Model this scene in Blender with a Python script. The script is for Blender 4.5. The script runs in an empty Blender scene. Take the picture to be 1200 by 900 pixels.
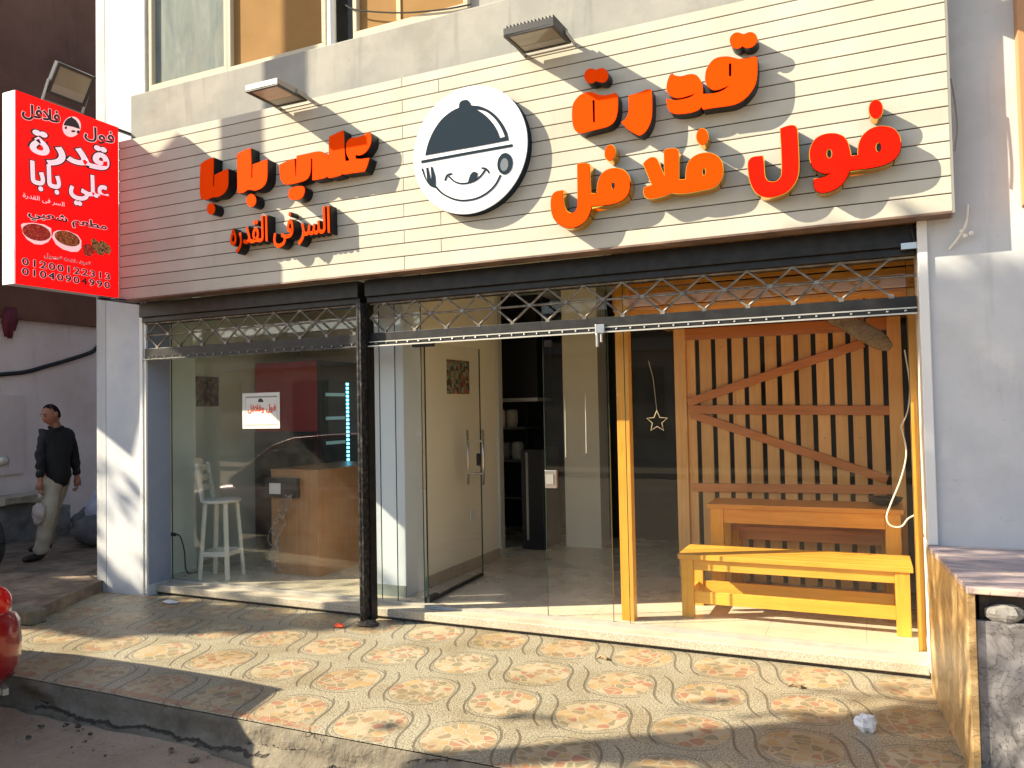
import bpy, bmesh, math, random
from math import sin, cos, pi, radians, sqrt, atan2
from mathutils import Vector, Matrix, noise as mnoise
random.seed(7)
SC = bpy.context.scene
COL = SC.collection

# ------------------------------------------------------------------ camera
YAW, PITCH, ROLL, FPX, CH = -0.425983443, 0.031910786, -0.0195706117, 915.995, 1.6
cd = bpy.data.cameras.new('camera'); cam = bpy.data.objects.new('camera', cd); COL.objects.link(cam)
cy_, sy_ = cos(YAW), sin(YAW)
fw = Vector((sy_*cos(PITCH), cy_*cos(PITCH), sin(PITCH)))
rt = Vector((cy_, -sy_, 0)); up = rt.cross(fw)
CR = cos(ROLL)*rt + sin(ROLL)*up; CU = -sin(ROLL)*rt + cos(ROLL)*up
cam.matrix_world = Matrix(((CR.x, CU.x, -fw.x, 0), (CR.y, CU.y, -fw.y, 0), (CR.z, CU.z, -fw.z, CH), (0, 0, 0, 1)))
cd.sensor_width = 36; cd.lens = FPX/1200*36; cd.clip_end = 500; cd.clip_start = 0.05
SC.camera = cam
CAMP = Vector((0, 0, CH))

# ------------------------------------------------------------------ sky, sun, exposure
SUN = Vector((1, .515, -.77)).normalized()
w = bpy.data.worlds.new('World'); SC.world = w; w.use_nodes = True
sk = w.node_tree.nodes.new('ShaderNodeTexSky'); sk.sky_type = 'NISHITA'; sk.sun_disc = False
sk.sun_elevation = math.asin(-SUN.z); sk.sun_rotation = atan2(-SUN.x, -SUN.y)
bg = w.node_tree.nodes['Background']; bg.inputs[1].default_value = 0.112
wb = w.node_tree.nodes.new('ShaderNodeMix'); wb.data_type = 'RGBA'; wb.blend_type = 'MULTIPLY'; wb.inputs[0].default_value = 1; wb.inputs[7].default_value = (1.0, .95, .86, 1)   # white balance of the sky
w.node_tree.links.new(sk.outputs[0], wb.inputs[6]); w.node_tree.links.new(wb.outputs[2], bg.inputs[0])
sl = bpy.data.lights.new('sun', 'SUN'); sl.energy = 4.6; sl.angle = radians(.5); sl.color = (1, .87, .64)
so = bpy.data.objects.new('sun', sl); COL.objects.link(so); so.rotation_euler = SUN.to_track_quat('-Z', 'Y').to_euler()
so.location = (-14, -8, 14)
vs = SC.view_settings; vs.view_transform = 'Standard'; vs.look = 'None'; vs.gamma = 1; vs.use_curve_mapping = False
vs.exposure = 1.5
SC.cycles.use_denoising = True; SC.cycles.max_bounces = 8; SC.cycles.transparent_max_bounces = 16
SC.cycles.caustics_reflective = False; SC.cycles.caustics_refractive = False

# ------------------------------------------------------------------ measuring helpers (picture point -> point on a real plane)
def ray(x, y): return CR*((x-600)/FPX) - CU*((y-450)/FPX) + fw
def onX(x, y, v): d = ray(x, y); return CAMP + d*((v-CAMP.x)/d.x)
def onY(x, y, v): d = ray(x, y); return CAMP + d*((v-CAMP.y)/d.y)
def onZ(x, y, v): d = ray(x, y); return CAMP + d*((v-CAMP.z)/d.z)

# ------------------------------------------------------------------ materials
class Ex:
    def __init__(s, nt, k): s.nt, s.k = nt, k
    def _m(s, op, *a, clamp=False):
        n = s.nt.nodes.new('ShaderNodeMath'); n.operation = op; n.use_clamp = clamp
        for i, v in enumerate(a):
            if isinstance(v, Ex): s.nt.links.new(v.k, n.inputs[i])
            else: n.inputs[i].default_value = v
        return Ex(s.nt, n.outputs[0])
    def __add__(s, o): return s._m('ADD', s, o)
    def __radd__(s, o): return s._m('ADD', o, s)
    def __sub__(s, o): return s._m('SUBTRACT', s, o)
    def __rsub__(s, o): return s._m('SUBTRACT', o, s)
    def __mul__(s, o): return s._m('MULTIPLY', s, o)
    __rmul__ = __mul__
    def __truediv__(s, o): return s._m('DIVIDE', s, o)
    def sin(s): return s._m('SINE', s)
    def abs(s): return s._m('ABSOLUTE', s)
    def floor(s): return s._m('FLOOR', s)
    def frac(s): return s._m('FRACT', s)
    def sqrt(s): return s._m('SQRT', s)
    def min(s, o): return s._m('MINIMUM', s, o)
    def max(s, o): return s._m('MAXIMUM', s, o)
    def lt(s, o): return s._m('LESS_THAN', s, o)
    def gt(s, o): return s._m('GREATER_THAN', s, o)
    def clamp(s): return s._m('ADD', s, 0.0, clamp=True)
    def step(s, a, b):
        n = s.nt.nodes.new('ShaderNodeMapRange'); n.interpolation_type = 'SMOOTHSTEP'
        s.nt.links.new(s.k, n.inputs[0]); n.inputs[1].default_value = a; n.inputs[2].default_value = b
        return Ex(s.nt, n.outputs[0])

class Mt:
    """a Principled material with short-hand texture nodes"""
    def __init__(s, name, base=(.5, .5, .5), rough=.6, metal=0.0, spec=None):
        s.m = bpy.data.materials.new(name); s.m.use_nodes = True; s.nt = s.m.node_tree
        s.b = s.nt.nodes['Principled BSDF']; s.b.inputs['Base Color'].default_value = (*base, 1)
        s.b.inputs['Roughness'].default_value = rough; s.b.inputs['Metallic'].default_value = metal
        if spec is not None: s.b.inputs['Specular IOR Level'].default_value = spec
        s.tc = None
    def co(s, kind='Object', scale=(1, 1, 1), rot=(0, 0, 0)):
        if kind == 'World':
            g = s.nt.nodes.new('ShaderNodeNewGeometry').outputs['Position']
        else:
            g = s.nt.nodes.new('ShaderNodeTexCoord').outputs[kind]
        mp = s.nt.nodes.new('ShaderNodeMapping'); mp.inputs['Scale'].default_value = scale; mp.inputs['Rotation'].default_value = rot
        s.nt.links.new(g, mp.inputs[0]); return mp.outputs[0]
    def xyz(s, v):
        n = s.nt.nodes.new('ShaderNodeSeparateXYZ'); s.nt.links.new(v, n.inputs[0]); return [Ex(s.nt, o) for o in n.outputs]
    def noise(s, v, scale=5, detail=4, rough=.55, dist=0):
        n = s.nt.nodes.new('ShaderNodeTexNoise'); s.nt.links.new(v, n.inputs['Vector']); n.inputs['Scale'].default_value = scale
        n.inputs['Detail'].default_value = detail; n.inputs['Roughness'].default_value = rough; n.inputs['Distortion'].default_value = dist
        return Ex(s.nt, n.outputs['Fac'])
    def vor(s, v, scale=5, feature='F1', out='Distance'):
        n = s.nt.nodes.new('ShaderNodeTexVoronoi'); n.feature = feature; s.nt.links.new(v, n.inputs['Vector']); n.inputs['Scale'].default_value = scale
        return n.outputs[out]
    def ramp(s, f, stops, const=False):
        n = s.nt.nodes.new('ShaderNodeValToRGB'); s.nt.links.new(f.k if isinstance(f, Ex) else f, n.inputs[0])
        e = n.color_ramp.elements
        if const: n.color_ramp.interpolation = 'CONSTANT'
        while len(e) < len(stops): e.new(.5)
        for el, (p, c) in zip(e, stops): el.position = p; el.color = (*c, 1)
        return n.outputs[0]
    def mix(s, f, a, b, mode='MIX'):
        n = s.nt.nodes.new('ShaderNodeMix'); n.data_type = 'RGBA'; n.blend_type = mode
        if isinstance(f, Ex): s.nt.links.new(f.k, n.inputs[0])
        else: n.inputs[0].default_value = f
        for i, v in ((6, a), (7, b)):
            if isinstance(v, tuple): n.inputs[i].default_value = (*v, 1)
            else: s.nt.links.new(v, n.inputs[i])
        return n.outputs[2]
    def color(s, sock): s.nt.links.new(sock, s.b.inputs['Base Color']); return s
    def rough(s, f): s.nt.links.new(f.k, s.b.inputs['Roughness']); return s
    def bump(s, h, strength=.3, dist=.01):
        n = s.nt.nodes.new('ShaderNodeBump'); n.inputs['Strength'].default_value = strength; n.inputs['Distance'].default_value = dist
        s.nt.links.new(h.k if isinstance(h, Ex) else h, n.inputs['Height']); s.nt.links.new(n.outputs[0], s.b.inputs['Normal']); return s

def noisy(name, c1, c2, scale=4, rough=.7, bump=.2, bscale=40, bd=.004, metal=0, kind='World', stretch=(1, 1, 1), lo=.35, hi=.65, spec=None, streak=0):
    t = Mt(name, c1, rough, metal, spec); v = t.co(kind, stretch)
    c = t.ramp(t.noise(v, scale, 6, .6), [(lo, c1), (hi, c2)])
    if streak:      # rain runs, grey bloom and scuffs
        sv = t.co('World', (1, 1, .09)); runs = t.noise(sv, 9, 5, .6).step(.55, .74); bl = t.noise(t.co('World'), 1.3, 8, .7).step(.50, .66); sc = t.noise(t.co('World', (1, 1, 1.4)), 23, 5, .7).step(.66, .70)
        c = t.mix(runs*streak, c, tuple(a*.62 for a in c1)); c = t.mix(bl*streak*.8, c, tuple(a*b for a, b in zip(c1, (.74, .70, .62)))); c = t.mix(sc*streak*.9, c, tuple(a*.5 for a in c1))
    t.color(c)
    if bump: t.bump(t.noise(v, bscale, 4), bump, bd)
    return t.m

def plain(name, c, rough=.5, metal=0, spec=None): return Mt(name, c, rough, metal, spec).m

def wood(name, c1, c2, axis='X', rough=.4, kind='Object', freq=1.0):
    t = Mt(name, c1, rough)
    st = {'X': (1.2*freq, 22*freq, 22*freq), 'Y': (22*freq, 1.2*freq, 22*freq), 'Z': (22*freq, 22*freq, 1.2*freq)}[axis]
    v = t.co(kind, st); n = t.noise(v, 1.6, 6, .6, 1.2); n2 = t.noise(t.co(kind), 2.5, 3)
    t.color(t.mix(n2.step(.3, .75)*.35, t.ramp(n, [(.28, tuple(a*.8 for a in c1)), (.36, c1), (.5, tuple((a+b)/2 for a, b in zip(c1, c2))), (.7, c2)]), tuple(a*.68 for a in c1)))
    oi = t.nt.nodes.new('ShaderNodeObjectInfo'); hv = t.nt.nodes.new('ShaderNodeHueSaturation'); src = t.b.inputs['Base Color'].links[0].from_socket
    t.nt.links.new(src, hv.inputs['Color']); t.nt.links.new((Ex(t.nt, oi.outputs['Random'])*.26+.86).k, hv.inputs['Value']); t.color(hv.outputs[0])
    t.bump(n, .12, .002); return t.m

def glass_mat(name, tint=(.93, .97, .94), dust=.03, dscale=6, refl=.75):
    m = bpy.data.materials.new(name); m.use_nodes = True; nt = m.node_tree; nt.nodes.clear()
    out = nt.nodes.new('ShaderNodeOutputMaterial')
    tr = nt.nodes.new('ShaderNodeBsdfTransparent'); tr.inputs[0].default_value = (*tint, 1)
    gl = nt.nodes.new('ShaderNodeBsdfGlossy'); gl.inputs['Roughness'].default_value = .003; gl.inputs[0].default_value = (1, 1, 1, 1)
    lw = nt.nodes.new('ShaderNodeLayerWeight'); lw.inputs[0].default_value = .5      # Schlick reflectance, the same from both sides
    fr = (Ex(nt, lw.outputs['Facing'])._m('POWER', Ex(nt, lw.outputs['Facing']), 5.0)*.96+.04)*refl
    mx = nt.nodes.new('ShaderNodeMixShader'); nt.links.new(fr.k, mx.inputs[0]); nt.links.new(tr.outputs[0], mx.inputs[1]); nt.links.new(gl.outputs[0], mx.inputs[2])
    df = nt.nodes.new('ShaderNodeBsdfDiffuse'); df.inputs[0].default_value = (.8, .78, .7, 1)
    g = nt.nodes.new('ShaderNodeNewGeometry'); nz = nt.nodes.new('ShaderNodeTexNoise'); nt.links.new(g.outputs['Position'], nz.inputs['Vector'])
    nz.inputs['Scale'].default_value = dscale; nz.inputs['Detail'].default_value = 8; nz.inputs['Roughness'].default_value = .7
    mr = nt.nodes.new('ShaderNodeMapRange'); nt.links.new(nz.outputs['Fac'], mr.inputs[0]); mr.inputs[1].default_value = .35; mr.inputs[2].default_value = .8
    mr.inputs[3].default_value = dust*.3; mr.inputs[4].default_value = dust*2.2
    m2 = nt.nodes.new('ShaderNodeMixShader'); nt.links.new(mr.outputs[0], m2.inputs[0]); nt.links.new(mx.outputs[0], m2.inputs[1]); nt.links.new(df.outputs[0], m2.inputs[2])
    nt.links.new(m2.outputs[0], out.inputs[0]); return m

def emit(name, c, s, base=None):
    t = Mt(name, base or c, .35); t.b.inputs['Emission Color'].default_value = (*c, 1); t.b.inputs['Emission Strength'].default_value = s; t.b.inputs['Specular IOR Level'].default_value = .15; return t.m

# ------------------------------------------------------------------ mesh helpers
ORG = {}
class MB:
    def __init__(s): s.v, s.f, s.mi = [], [], []
    def add(s, vs, fs, m=0):
        b = len(s.v); s.v += [tuple(v) for v in vs]; s.f += [tuple(i+b for i in f) for f in fs]; s.mi += [m]*len(fs); return s
    def box(s, x0, x1, y0, y1, z0, z1, m=0):
        return s.add([(x, y, z) for z in (z0, z1) for y in (y0, y1) for x in (x0, x1)],
                     [(0, 2, 3, 1), (4, 5, 7, 6), (0, 1, 5, 4), (2, 6, 7, 3), (0, 4, 6, 2), (1, 3, 7, 5)], m)
    def obox(s, c, ax, ay, az, m=0):
        c, ax, ay, az = map(Vector, (c, ax, ay, az))
        return s.add([c+ax*i+ay*j+az*k for k in (-1, 1) for j in (-1, 1) for i in (-1, 1)],
                     [(0, 2, 3, 1), (4, 5, 7, 6), (0, 1, 5, 4), (2, 6, 7, 3), (0, 4, 6, 2), (1, 3, 7, 5)], m)
    def bar(s, p, q, wd, th, upv=(0, 0, 1), m=0):
        p, q = Vector(p), Vector(q); d = (q-p); a = d.normalized(); u = Vector(upv); sd = a.cross(u)
        if sd.length < 1e-4: sd = a.cross(Vector((1, 0, 0)))
        sd.normalize(); u = sd.cross(a).normalized()
        return s.obox((p+q)/2, d/2, sd*wd/2, u*th/2, m)
    def tube(s, pts, r, n=8, m=0, caps=True):
        pts = [Vector(p) for p in pts]; rr = r if isinstance(r, (list, tuple)) else [r]*len(pts)
        vs, fs = [], []; pu = None
        for i, p in enumerate(pts):
            t = (pts[min(i+1, len(pts)-1)]-pts[max(i-1, 0)]).normalized()
            if pu is None: pu = t.orthogonal().normalized()
            pu = (pu - t*pu.dot(t)); pu = pu.normalized() if pu.length > 1e-5 else t.orthogonal().normalized()
            b = t.cross(pu)
            vs += [p + (pu*cos(2*pi*k/n)+b*sin(2*pi*k/n))*rr[i] for k in range(n)]
        for i in range(len(pts)-1):
            for k in range(n): fs.append((i*n+k, i*n+(k+1) % n, (i+1)*n+(k+1) % n, (i+1)*n+k))
        if caps: fs += [tuple(range(n-1, -1, -1)), tuple((len(pts)-1)*n+k for k in range(n))]
        return s.add(vs, fs, m)
    def prism(s, poly, ex, m=0):
        n = len(poly); P = [Vector(p) for p in poly]; e = Vector(ex)
        return s.add(P+[p+e for p in P], [tuple(range(n-1, -1, -1)), tuple(range(n, 2*n))]+[(i, (i+1) % n, n+(i+1) % n, n+i) for i in range(n)], m)
    def ball(s, c, r, seg=16, ring=10, m=0, fn=None):
        c = Vector(c); r = Vector(r) if not isinstance(r, (int, float)) else Vector((r, r, r)); vs = []
        for j in range(ring+1):
            th = pi*j/ring
            for i in range(seg):
                d = Vector((sin(th)*cos(2*pi*i/seg), sin(th)*sin(2*pi*i/seg), cos(th)))
                k = fn(d) if fn else 1
                vs.append(c+Vector((d.x*r.x, d.y*r.y, d.z*r.z))*k)
        fs = []
        for j in range(ring):
            for i in range(seg): fs.append((j*seg+i, (j+1)*seg+i, (j+1)*seg+(i+1) % seg, j*seg+(i+1) % seg))
        return s.add(vs, fs, m)
    def loft(s, rings, m=0, caps=True):
        n = len(rings[0]); vs = [p for r in rings for p in r]; fs = []
        for i in range(len(rings)-1):
            for k in range(n): fs.append((i*n+k, i*n+(k+1) % n, (i+1)*n+(k+1) % n, (i+1)*n+k))
        if caps: fs += [tuple(range(n-1, -1, -1)), tuple((len(rings)-1)*n+k for k in range(n))]
        return s.add(vs, fs, m)
    def build(s, name, mats, parent=None, bevel=0, smooth=False, merge=True):
        org = ORG.get(parent.name, Vector()) if parent else Vector()
        me = bpy.data.meshes.new(name); me.from_pydata([Vector(v)-org for v in s.v], [], s.f)
        mats = mats if isinstance(mats, (list, tuple)) else [mats]
        for mm in mats: me.materials.append(mm)
        for p, i in zip(me.polygons, s.mi): p.material_index = i
        bm = bmesh.new(); bm.from_mesh(me)
        if merge: bmesh.ops.remove_doubles(bm, verts=bm.verts, dist=1e-5)
        bmesh.ops.recalc_face_normals(bm, faces=bm.faces); bm.to_mesh(me); bm.free()
        if smooth:
            for p in me.polygons: p.use_smooth = True
        o = bpy.data.objects.new(name, me); COL.objects.link(o)
        if parent: o.parent = parent; ORG[o.name] = org
        else: ORG[o.name] = Vector()
        if bevel:
            b = o.modifiers.new('bevel', 'BEVEL'); b.width = bevel; b.segments = 2; b.limit_method = 'ANGLE'; b.angle_limit = radians(40)
        return o

def tag(o, label=None, cat=None, group=None, kind=None):
    if label: o['label'] = label
    if cat: o['category'] = cat
    if group: o['group'] = group
    if kind: o['kind'] = kind
    return o
def thing(name, loc, label, cat, group=None):
    o = bpy.data.objects.new(name, None); COL.objects.link(o); o.location = loc; o.empty_display_size = .2
    ORG[o.name] = Vector(loc); return tag(o, label, cat, group)
def struct(mb, name, mats, **k): return tag(mb.build(name, mats, **k), kind='structure')
def copy_thing(o, loc, label, parent=None):
    c = o.copy(); COL.objects.link(c)
    if parent is None: c.location = loc; c['label'] = label
    else: c.parent = parent
    for ch in list(o.children): copy_thing(ch, None, None, c)
    return c

def smooth_loop(P, sub=4, ang=48, closed=True):
    P = [Vector(p) for p in P]; n = len(P); out = []
    cor = []
    for i in range(n):
        a, b, c = P[i-1], P[i], P[(i+1) % n]
        u, v = b-a, c-b
        cor.append(u.length > 1e-6 and v.length > 1e-6 and abs(u.angle(v)) > radians(ang))
    if not closed: cor[0] = cor[-1] = True
    for i in range(n if closed else n-1):
        p1, p2 = P[i], P[(i+1) % n]; p0 = P[i-1] if not cor[i] else p1; p3 = P[(i+2) % n] if not cor[(i+1) % n] else p2
        for k in range(sub):
            t = k/sub
            out.append(.5*((2*p1)+(p2-p0)*t+(2*p0-5*p1+4*p2-p3)*t*t+(3*p1-p0-3*p2+p3)*t**3))
    if not closed: out.append(P[-1])
    return out

def fill2d(loops, depth=0.0, offset=0.0):
    """mesh (verts, faces) of a 2-D outline with holes, thickness depth about z=0"""
    c = bpy.data.curves.new('outline', 'CURVE'); c.dimensions = '2D'; c.fill_mode = 'BOTH'; c.extrude = depth/2; c.offset = offset
    for L in loops:
        sp = c.splines.new('POLY'); sp.points.add(len(L)-1)
        for p, q in zip(sp.points, L): p.co = (q[0], q[1], 0, 1)
        sp.use_cyclic_u = True
    return curve_mesh(c)
def curve_mesh(c):
    o = bpy.data.objects.new('outline', c); COL.objects.link(o)
    dg = bpy.context.evaluated_depsgraph_get(); me = bpy.data.meshes.new_from_object(o.evaluated_get(dg))
    vs = [v.co.copy() for v in me.vertices]; fs = [tuple(p.vertices) for p in me.polygons]
    bpy.data.objects.remove(o); bpy.data.curves.remove(c); bpy.data.meshes.remove(me)
    return vs, fs
def circle(cx, cy, rx, ry=None, n=28, rot=0):
    ry = ry or rx
    return [(cx+rx*cos(2*pi*i/n)*cos(rot)-ry*sin(2*pi*i/n)*sin(rot), cy+rx*cos(2*pi*i/n)*sin(rot)+ry*sin(2*pi*i/n)*cos(rot)) for i in range(n)]

FORMS = {'ا': 'ﺍﺎﺍﺎ', 'ب': 'ﺏﺐﺑﺒ', 'ة': 'ﺓﺔﺓﺔ', 'ت': 'ﺕﺖﺗﺘ', 'ج': 'ﺝﺞﺟﺠ', 'خ': 'ﺥﺦﺧﺨ', 'د': 'ﺩﺪﺩﺪ', 'ر': 'ﺭﺮﺭﺮ', 'س': 'ﺱﺲﺳﺴ', 'ش': 'ﺵﺶﺷﺸ',
         'ص': 'ﺹﺺﺻﺼ', 'ط': 'ﻁﻂﻃﻄ', 'ع': 'ﻉﻊﻋﻌ', 'ف': 'ﻑﻒﻓﻔ', 'ق': 'ﻕﻖﻗﻘ', 'ل': 'ﻝﻞﻟﻠ', 'م': 'ﻡﻢﻣﻤ', 'ه': 'ﻩﻪﻫﻬ', 'و': 'ﻭﻮﻭﻮ', 'ى': 'ﻯﻰﻯﻰ', 'ي': 'ﻱﻲﻳﻴ', 'ﻻ': 'ﻻﻼﻻﻼ'}
NOJOIN = 'اةدروىﻻ'
def shape_ar(t):
    t = t.replace('لا', 'ﻻ'); out = []
    for i, ch in enumerate(t):
        if ch not in FORMS: out.append(ch); continue
        pj = i > 0 and t[i-1] in FORMS and t[i-1] not in NOJOIN
        nj = i+1 < len(t) and t[i+1] in FORMS and ch not in NOJOIN
        out.append(FORMS[ch][(3 if nj else 1) if pj else (2 if nj else 0)])
    return ''.join(reversed(out))
def text2d(t, offset=0.0, spacing=1.0, depth=0.0):
    """lettering as a mesh: each outer contour is filled with its own holes, so overlapping strokes stay solid"""
    from mathutils.geometry import interpolate_bezier
    c = bpy.data.curves.new('lettering', 'FONT'); c.body = t; c.size = 1; c.space_character = spacing
    o = bpy.data.objects.new('lettering', c); COL.objects.link(o); dg = bpy.context.evaluated_depsgraph_get()
    cv = o.evaluated_get(dg).to_curve(dg); loops = []
    for sp in cv.splines:
        P = []
        if sp.type == 'BEZIER':
            bp = sp.bezier_points; n = len(bp)
            for i in range(n):
                p, q = bp[i], bp[(i+1) % n]; P += [v.to_2d() for v in interpolate_bezier(p.co, p.handle_right, q.handle_left, q.co, 6)[:-1]]
        else: P = [Vector(q.co[:2]) for q in sp.points]
        Q = [P[0]]
        for p in P[1:]:
            if (p-Q[-1]).length > 1e-4: Q.append(p)
        if len(Q) > 2 and (Q[0]-Q[-1]).length < 1e-4: Q.pop()
        if len(Q) > 2: loops.append(Q)
    bpy.data.objects.remove(o); bpy.data.curves.remove(c)
    area = lambda L: sum(L[i-1].x*L[i].y-L[i].x*L[i-1].y for i in range(len(L)))/2
    big = max(loops, key=lambda L: abs(area(L))); sg = 1 if area(big) > 0 else -1
    outer = [L for L in loops if area(L)*sg > 0]; holes = [L for L in loops if area(L)*sg <= 0]
    def inside(p, L):
        r = False
        for i in range(len(L)):
            a, b = L[i-1], L[i]
            if (a.y > p.y) != (b.y > p.y) and p.x < (b.x-a.x)*(p.y-a.y)/(b.y-a.y)+a.x: r = not r
        return r
    V, F_ = [], []
    for k, L in enumerate(outer):
        hs = [h for h in holes if inside(h[0], L)]
        ref = abs(area(L))-sum(abs(area(h)) for h in hs); b0 = len(V)
        for o_ in (offset, offset*1.17, offset*.83, offset*1.31, 0):      # the fill can fail at one exact offset: take the next
            vs, fs = fill2d([[(p.x, p.y) for p in q] for q in [L]+hs], depth, o_)
            got = sum(abs((vs[f[j]]-vs[f[0]]).cross(vs[f[j+1]]-vs[f[0]]).z)/2 for f in fs for j in range(1, len(f)-1))/(2 if depth else 1)
            if got > ref*.97: break
        V += [v+Vector((0, 0, .00012*k)) for v in vs]; F_ += [tuple(i+b0 for i in f) for f in fs]
    return V, F_
def text_on(mb, t, LB, RB, LT, nrm, lift, offset=0.0, m=0, spacing=1.0, thick=.002):
    """lettering laid on a plane: its bounding box goes to LB-RB-LT"""
    vs0, _ = text2d(t, 0, spacing); vs, fs = text2d(t, offset, spacing)
    x0, x1 = min(v.x for v in vs0), max(v.x for v in vs0); y0, y1 = min(v.y for v in vs0), max(v.y for v in vs0)
    LB, RB, LT, nrm = map(Vector, (LB, RB, LT, nrm)); U, V = RB-LB, LT-LB
    W = [LB+U*((v.x-x0)/(x1-x0))+V*((v.y-y0)/(y1-y0))+nrm*(lift+v.z) for v in vs]
    mb.add(W, fs, m); 
    return mb

# ------------------------------------------------------------------ material library
M = {}
M['cream_plank'] = noisy('cream_plank', (.475, .455, .385), (.53, .51, .44), 3, .75, .08, 60, .002, spec=.15, streak=.16)
_t = M['cream_plank']; _n = _t.node_tree; _b = _n.nodes['Principled BSDF']; _src = _b.inputs['Base Color'].links[0].from_socket
_g = _n.nodes.new('ShaderNodeNewGeometry'); _sp = _n.nodes.new('ShaderNodeSeparateXYZ'); _n.links.new(_g.outputs['Position'], _sp.inputs[0])
_row = ((Ex(_n, _sp.outputs[2])-2.71)/.0943).floor(); _wn = _n.nodes.new('ShaderNodeTexWhiteNoise'); _wn.noise_dimensions = '1D'; _n.links.new((_row+(Ex(_n, _sp.outputs[0])*.4).floor()*17).k, _wn.inputs['W'])
_hv = _n.nodes.new('ShaderNodeHueSaturation'); _n.links.new(_src, _hv.inputs['Color']); _n.links.new((Ex(_n, _wn.outputs['Value'])*.10+.95).k, _hv.inputs['Value']); _n.links.new(_hv.outputs[0], _b.inputs['Base Color'])
M['groove'] = plain('groove', (.035, .022, .016), .9)
M['wall_paint'] = noisy('wall_paint', (.47, .49, .51), (.55, .56, .57), 2.5, .8, .3, 22, .005, streak=.32)
M['pillar_paint'] = noisy('pillar_paint', (.48, .51, .57), (.62, .63, .64), 1.8, .75, .3, 22, .005, streak=.30)
M['concrete_pale'] = noisy('concrete_pale', (.29, .29, .275), (.37, .36, .33), 2.2, .9, .3, 18, .006, spec=.1, streak=.45)
M['blue_recess'] = noisy('blue_recess', (.07, .09, .13), (.10, .125, .17), 3, .5, .1, 20, .003)
M['dark_gap'] = plain('dark_gap', (.02, .025, .03), .6)
M['frame_cream'] = plain('frame_cream', (.55, .49, .38), .7, 0, .1)
M['pvc_white'] = plain('pvc_white', (.72, .72, .70), .35)
M['brown_pane'] = noisy('brown_pane', (.25, .145, .055), (.31, .185, .075), 1.5, .8, .03, 10, .002, spec=.06)
M['inner_wall'] = noisy('inner_wall', (.78, .73, .57), (.82, .78, .63), 1.5, .7, .06, 20, .003)
M['inner_green'] = noisy('inner_green', (.66, .73, .64), (.72, .78, .69), 1.5, .7, .06, 20, .003)
M['inner_grey'] = noisy('inner_grey', (.62, .60, .50), (.70, .67, .57), 1.5, .7, .06, 20, .003)
M['inner_blue'] = noisy('inner_blue', (.62, .69, .73), (.68, .74, .77), 1.5, .6, .06, 20, .003)
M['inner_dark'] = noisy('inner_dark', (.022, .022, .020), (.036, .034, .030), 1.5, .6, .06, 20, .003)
M['skirting'] = noisy('skirting', (.36, .30, .21), (.46, .39, .28), 9, .35, 0)
M['black_steel'] = noisy('black_steel', (.007, .007, .008), (.020, .019, .018), 12, .45, .3, 50, .002, .3)
M['worn_steel'] = noisy('worn_steel', (.012, .012, .013), (.13, .125, .12), 34, .4, .4, 80, .002, .3, lo=.46, hi=.78)
M['lattice_steel'] = noisy('lattice_steel', (.10, .095, .085), (.26, .245, .22), 20, .4, .2, 60, .002, .4)
M['steel'] = plain('steel', (.55, .54, .52), .28, 1.0)
M['lit_edge'] = plain('lit_edge', (.62, .58, .50), .35, .7)  # look of sun on the edge put into the colour
M['orange_wood_x'] = wood('orange_wood_x', (.64, .25, .028), (.76, .35, .05), 'X', .35)
M['orange_wood_z'] = wood('orange_wood_z', (.62, .27, .03), (.74, .37, .05), 'Z', .35)
M['orange_wood_y'] = wood('orange_wood_y', (.62, .29, .035), (.74, .40, .06), 'Y', .35)
M['pine_x'] = wood('pine_x', (.66, .32, .035), (.78, .42, .06), 'X', .35)
M['pine_z'] = wood('pine_z', (.66, .32, .035), (.78, .42, .06), 'Z', .35)
M['slat_z'] = wood('slat_z', (.76, .42, .13), (.84, .52, .20), 'Z', .4)
M['slat_x'] = wood('slat_x', (.56, .20, .05), (.66, .27, .08), 'X', .4)
M['drift'] = wood('drift', (.16, .105, .055), (.36, .25, .14), 'X', .8)
M['counter_wood'] = wood('counter_wood', (.40, .19, .075), (.46, .235, .10), 'Z', .35, freq=.5)
M['white_paint'] = noisy('white_paint', (.58, .58, .50), (.70, .69, .62), 6, .5, .1, 30, .002)
M['clear_glass'] = glass_mat('clear_glass', (.975, .985, .98), .009, 5, 1.0)
M['clean_glass'] = glass_mat('clean_glass', (.985, .99, .985), .002, 6, .42)
M['green_edge'] = plain('green_edge', (.02, .05, .04), .15)
M['letter_orange'] = plain('letter_orange', (.88, .060, .001), .75, 0, .02)
M['letter_red'] = plain('letter_red', (.82, .010, .003), .75, 0, .02)
M['letter_black'] = plain('letter_black', (.010, .010, .012), .35, 0, .25)
M['letter_gold'] = plain('letter_gold', (1.0, .50, .05), .16, 1.0)
M['slate'] = plain('slate', (.018, .030, .046), .8, 0, .04)
M['disc_white'] = plain('disc_white', (.80, .80, .82), .35)
M['hole_dark'] = plain('hole_dark', (.012, .014, .018), .5)
M['sign_red'] = emit('sign_red', (1.0, .004, .004), .34, (.7, .006, .006))  # glow of the sign materials stands in for sun shining through them
M['sign_white'] = emit('sign_white', (1.0, .46, .58), .27, (.8, .7, .7))
M['sign_pink'] = emit('sign_pink', (.9, .5, .55), .22, (.8, .6, .6))
M['sign_black'] = plain('sign_black', (.02, .008, .02), .4)
M['alu'] = plain('alu', (.72, .72, .74), .4, .6)
M['lamp_black'] = plain('lamp_black', (.03, .03, .032), .5)
M['lamp_grey'] = plain('lamp_grey', (.30, .29, .26), .45, .3)
M['lamp_glass'] = plain('lamp_glass', (.24, .22, .16), .12)
M['lamp_reflector'] = plain('lamp_reflector', (.5, .48, .4), .25, .6)
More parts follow.
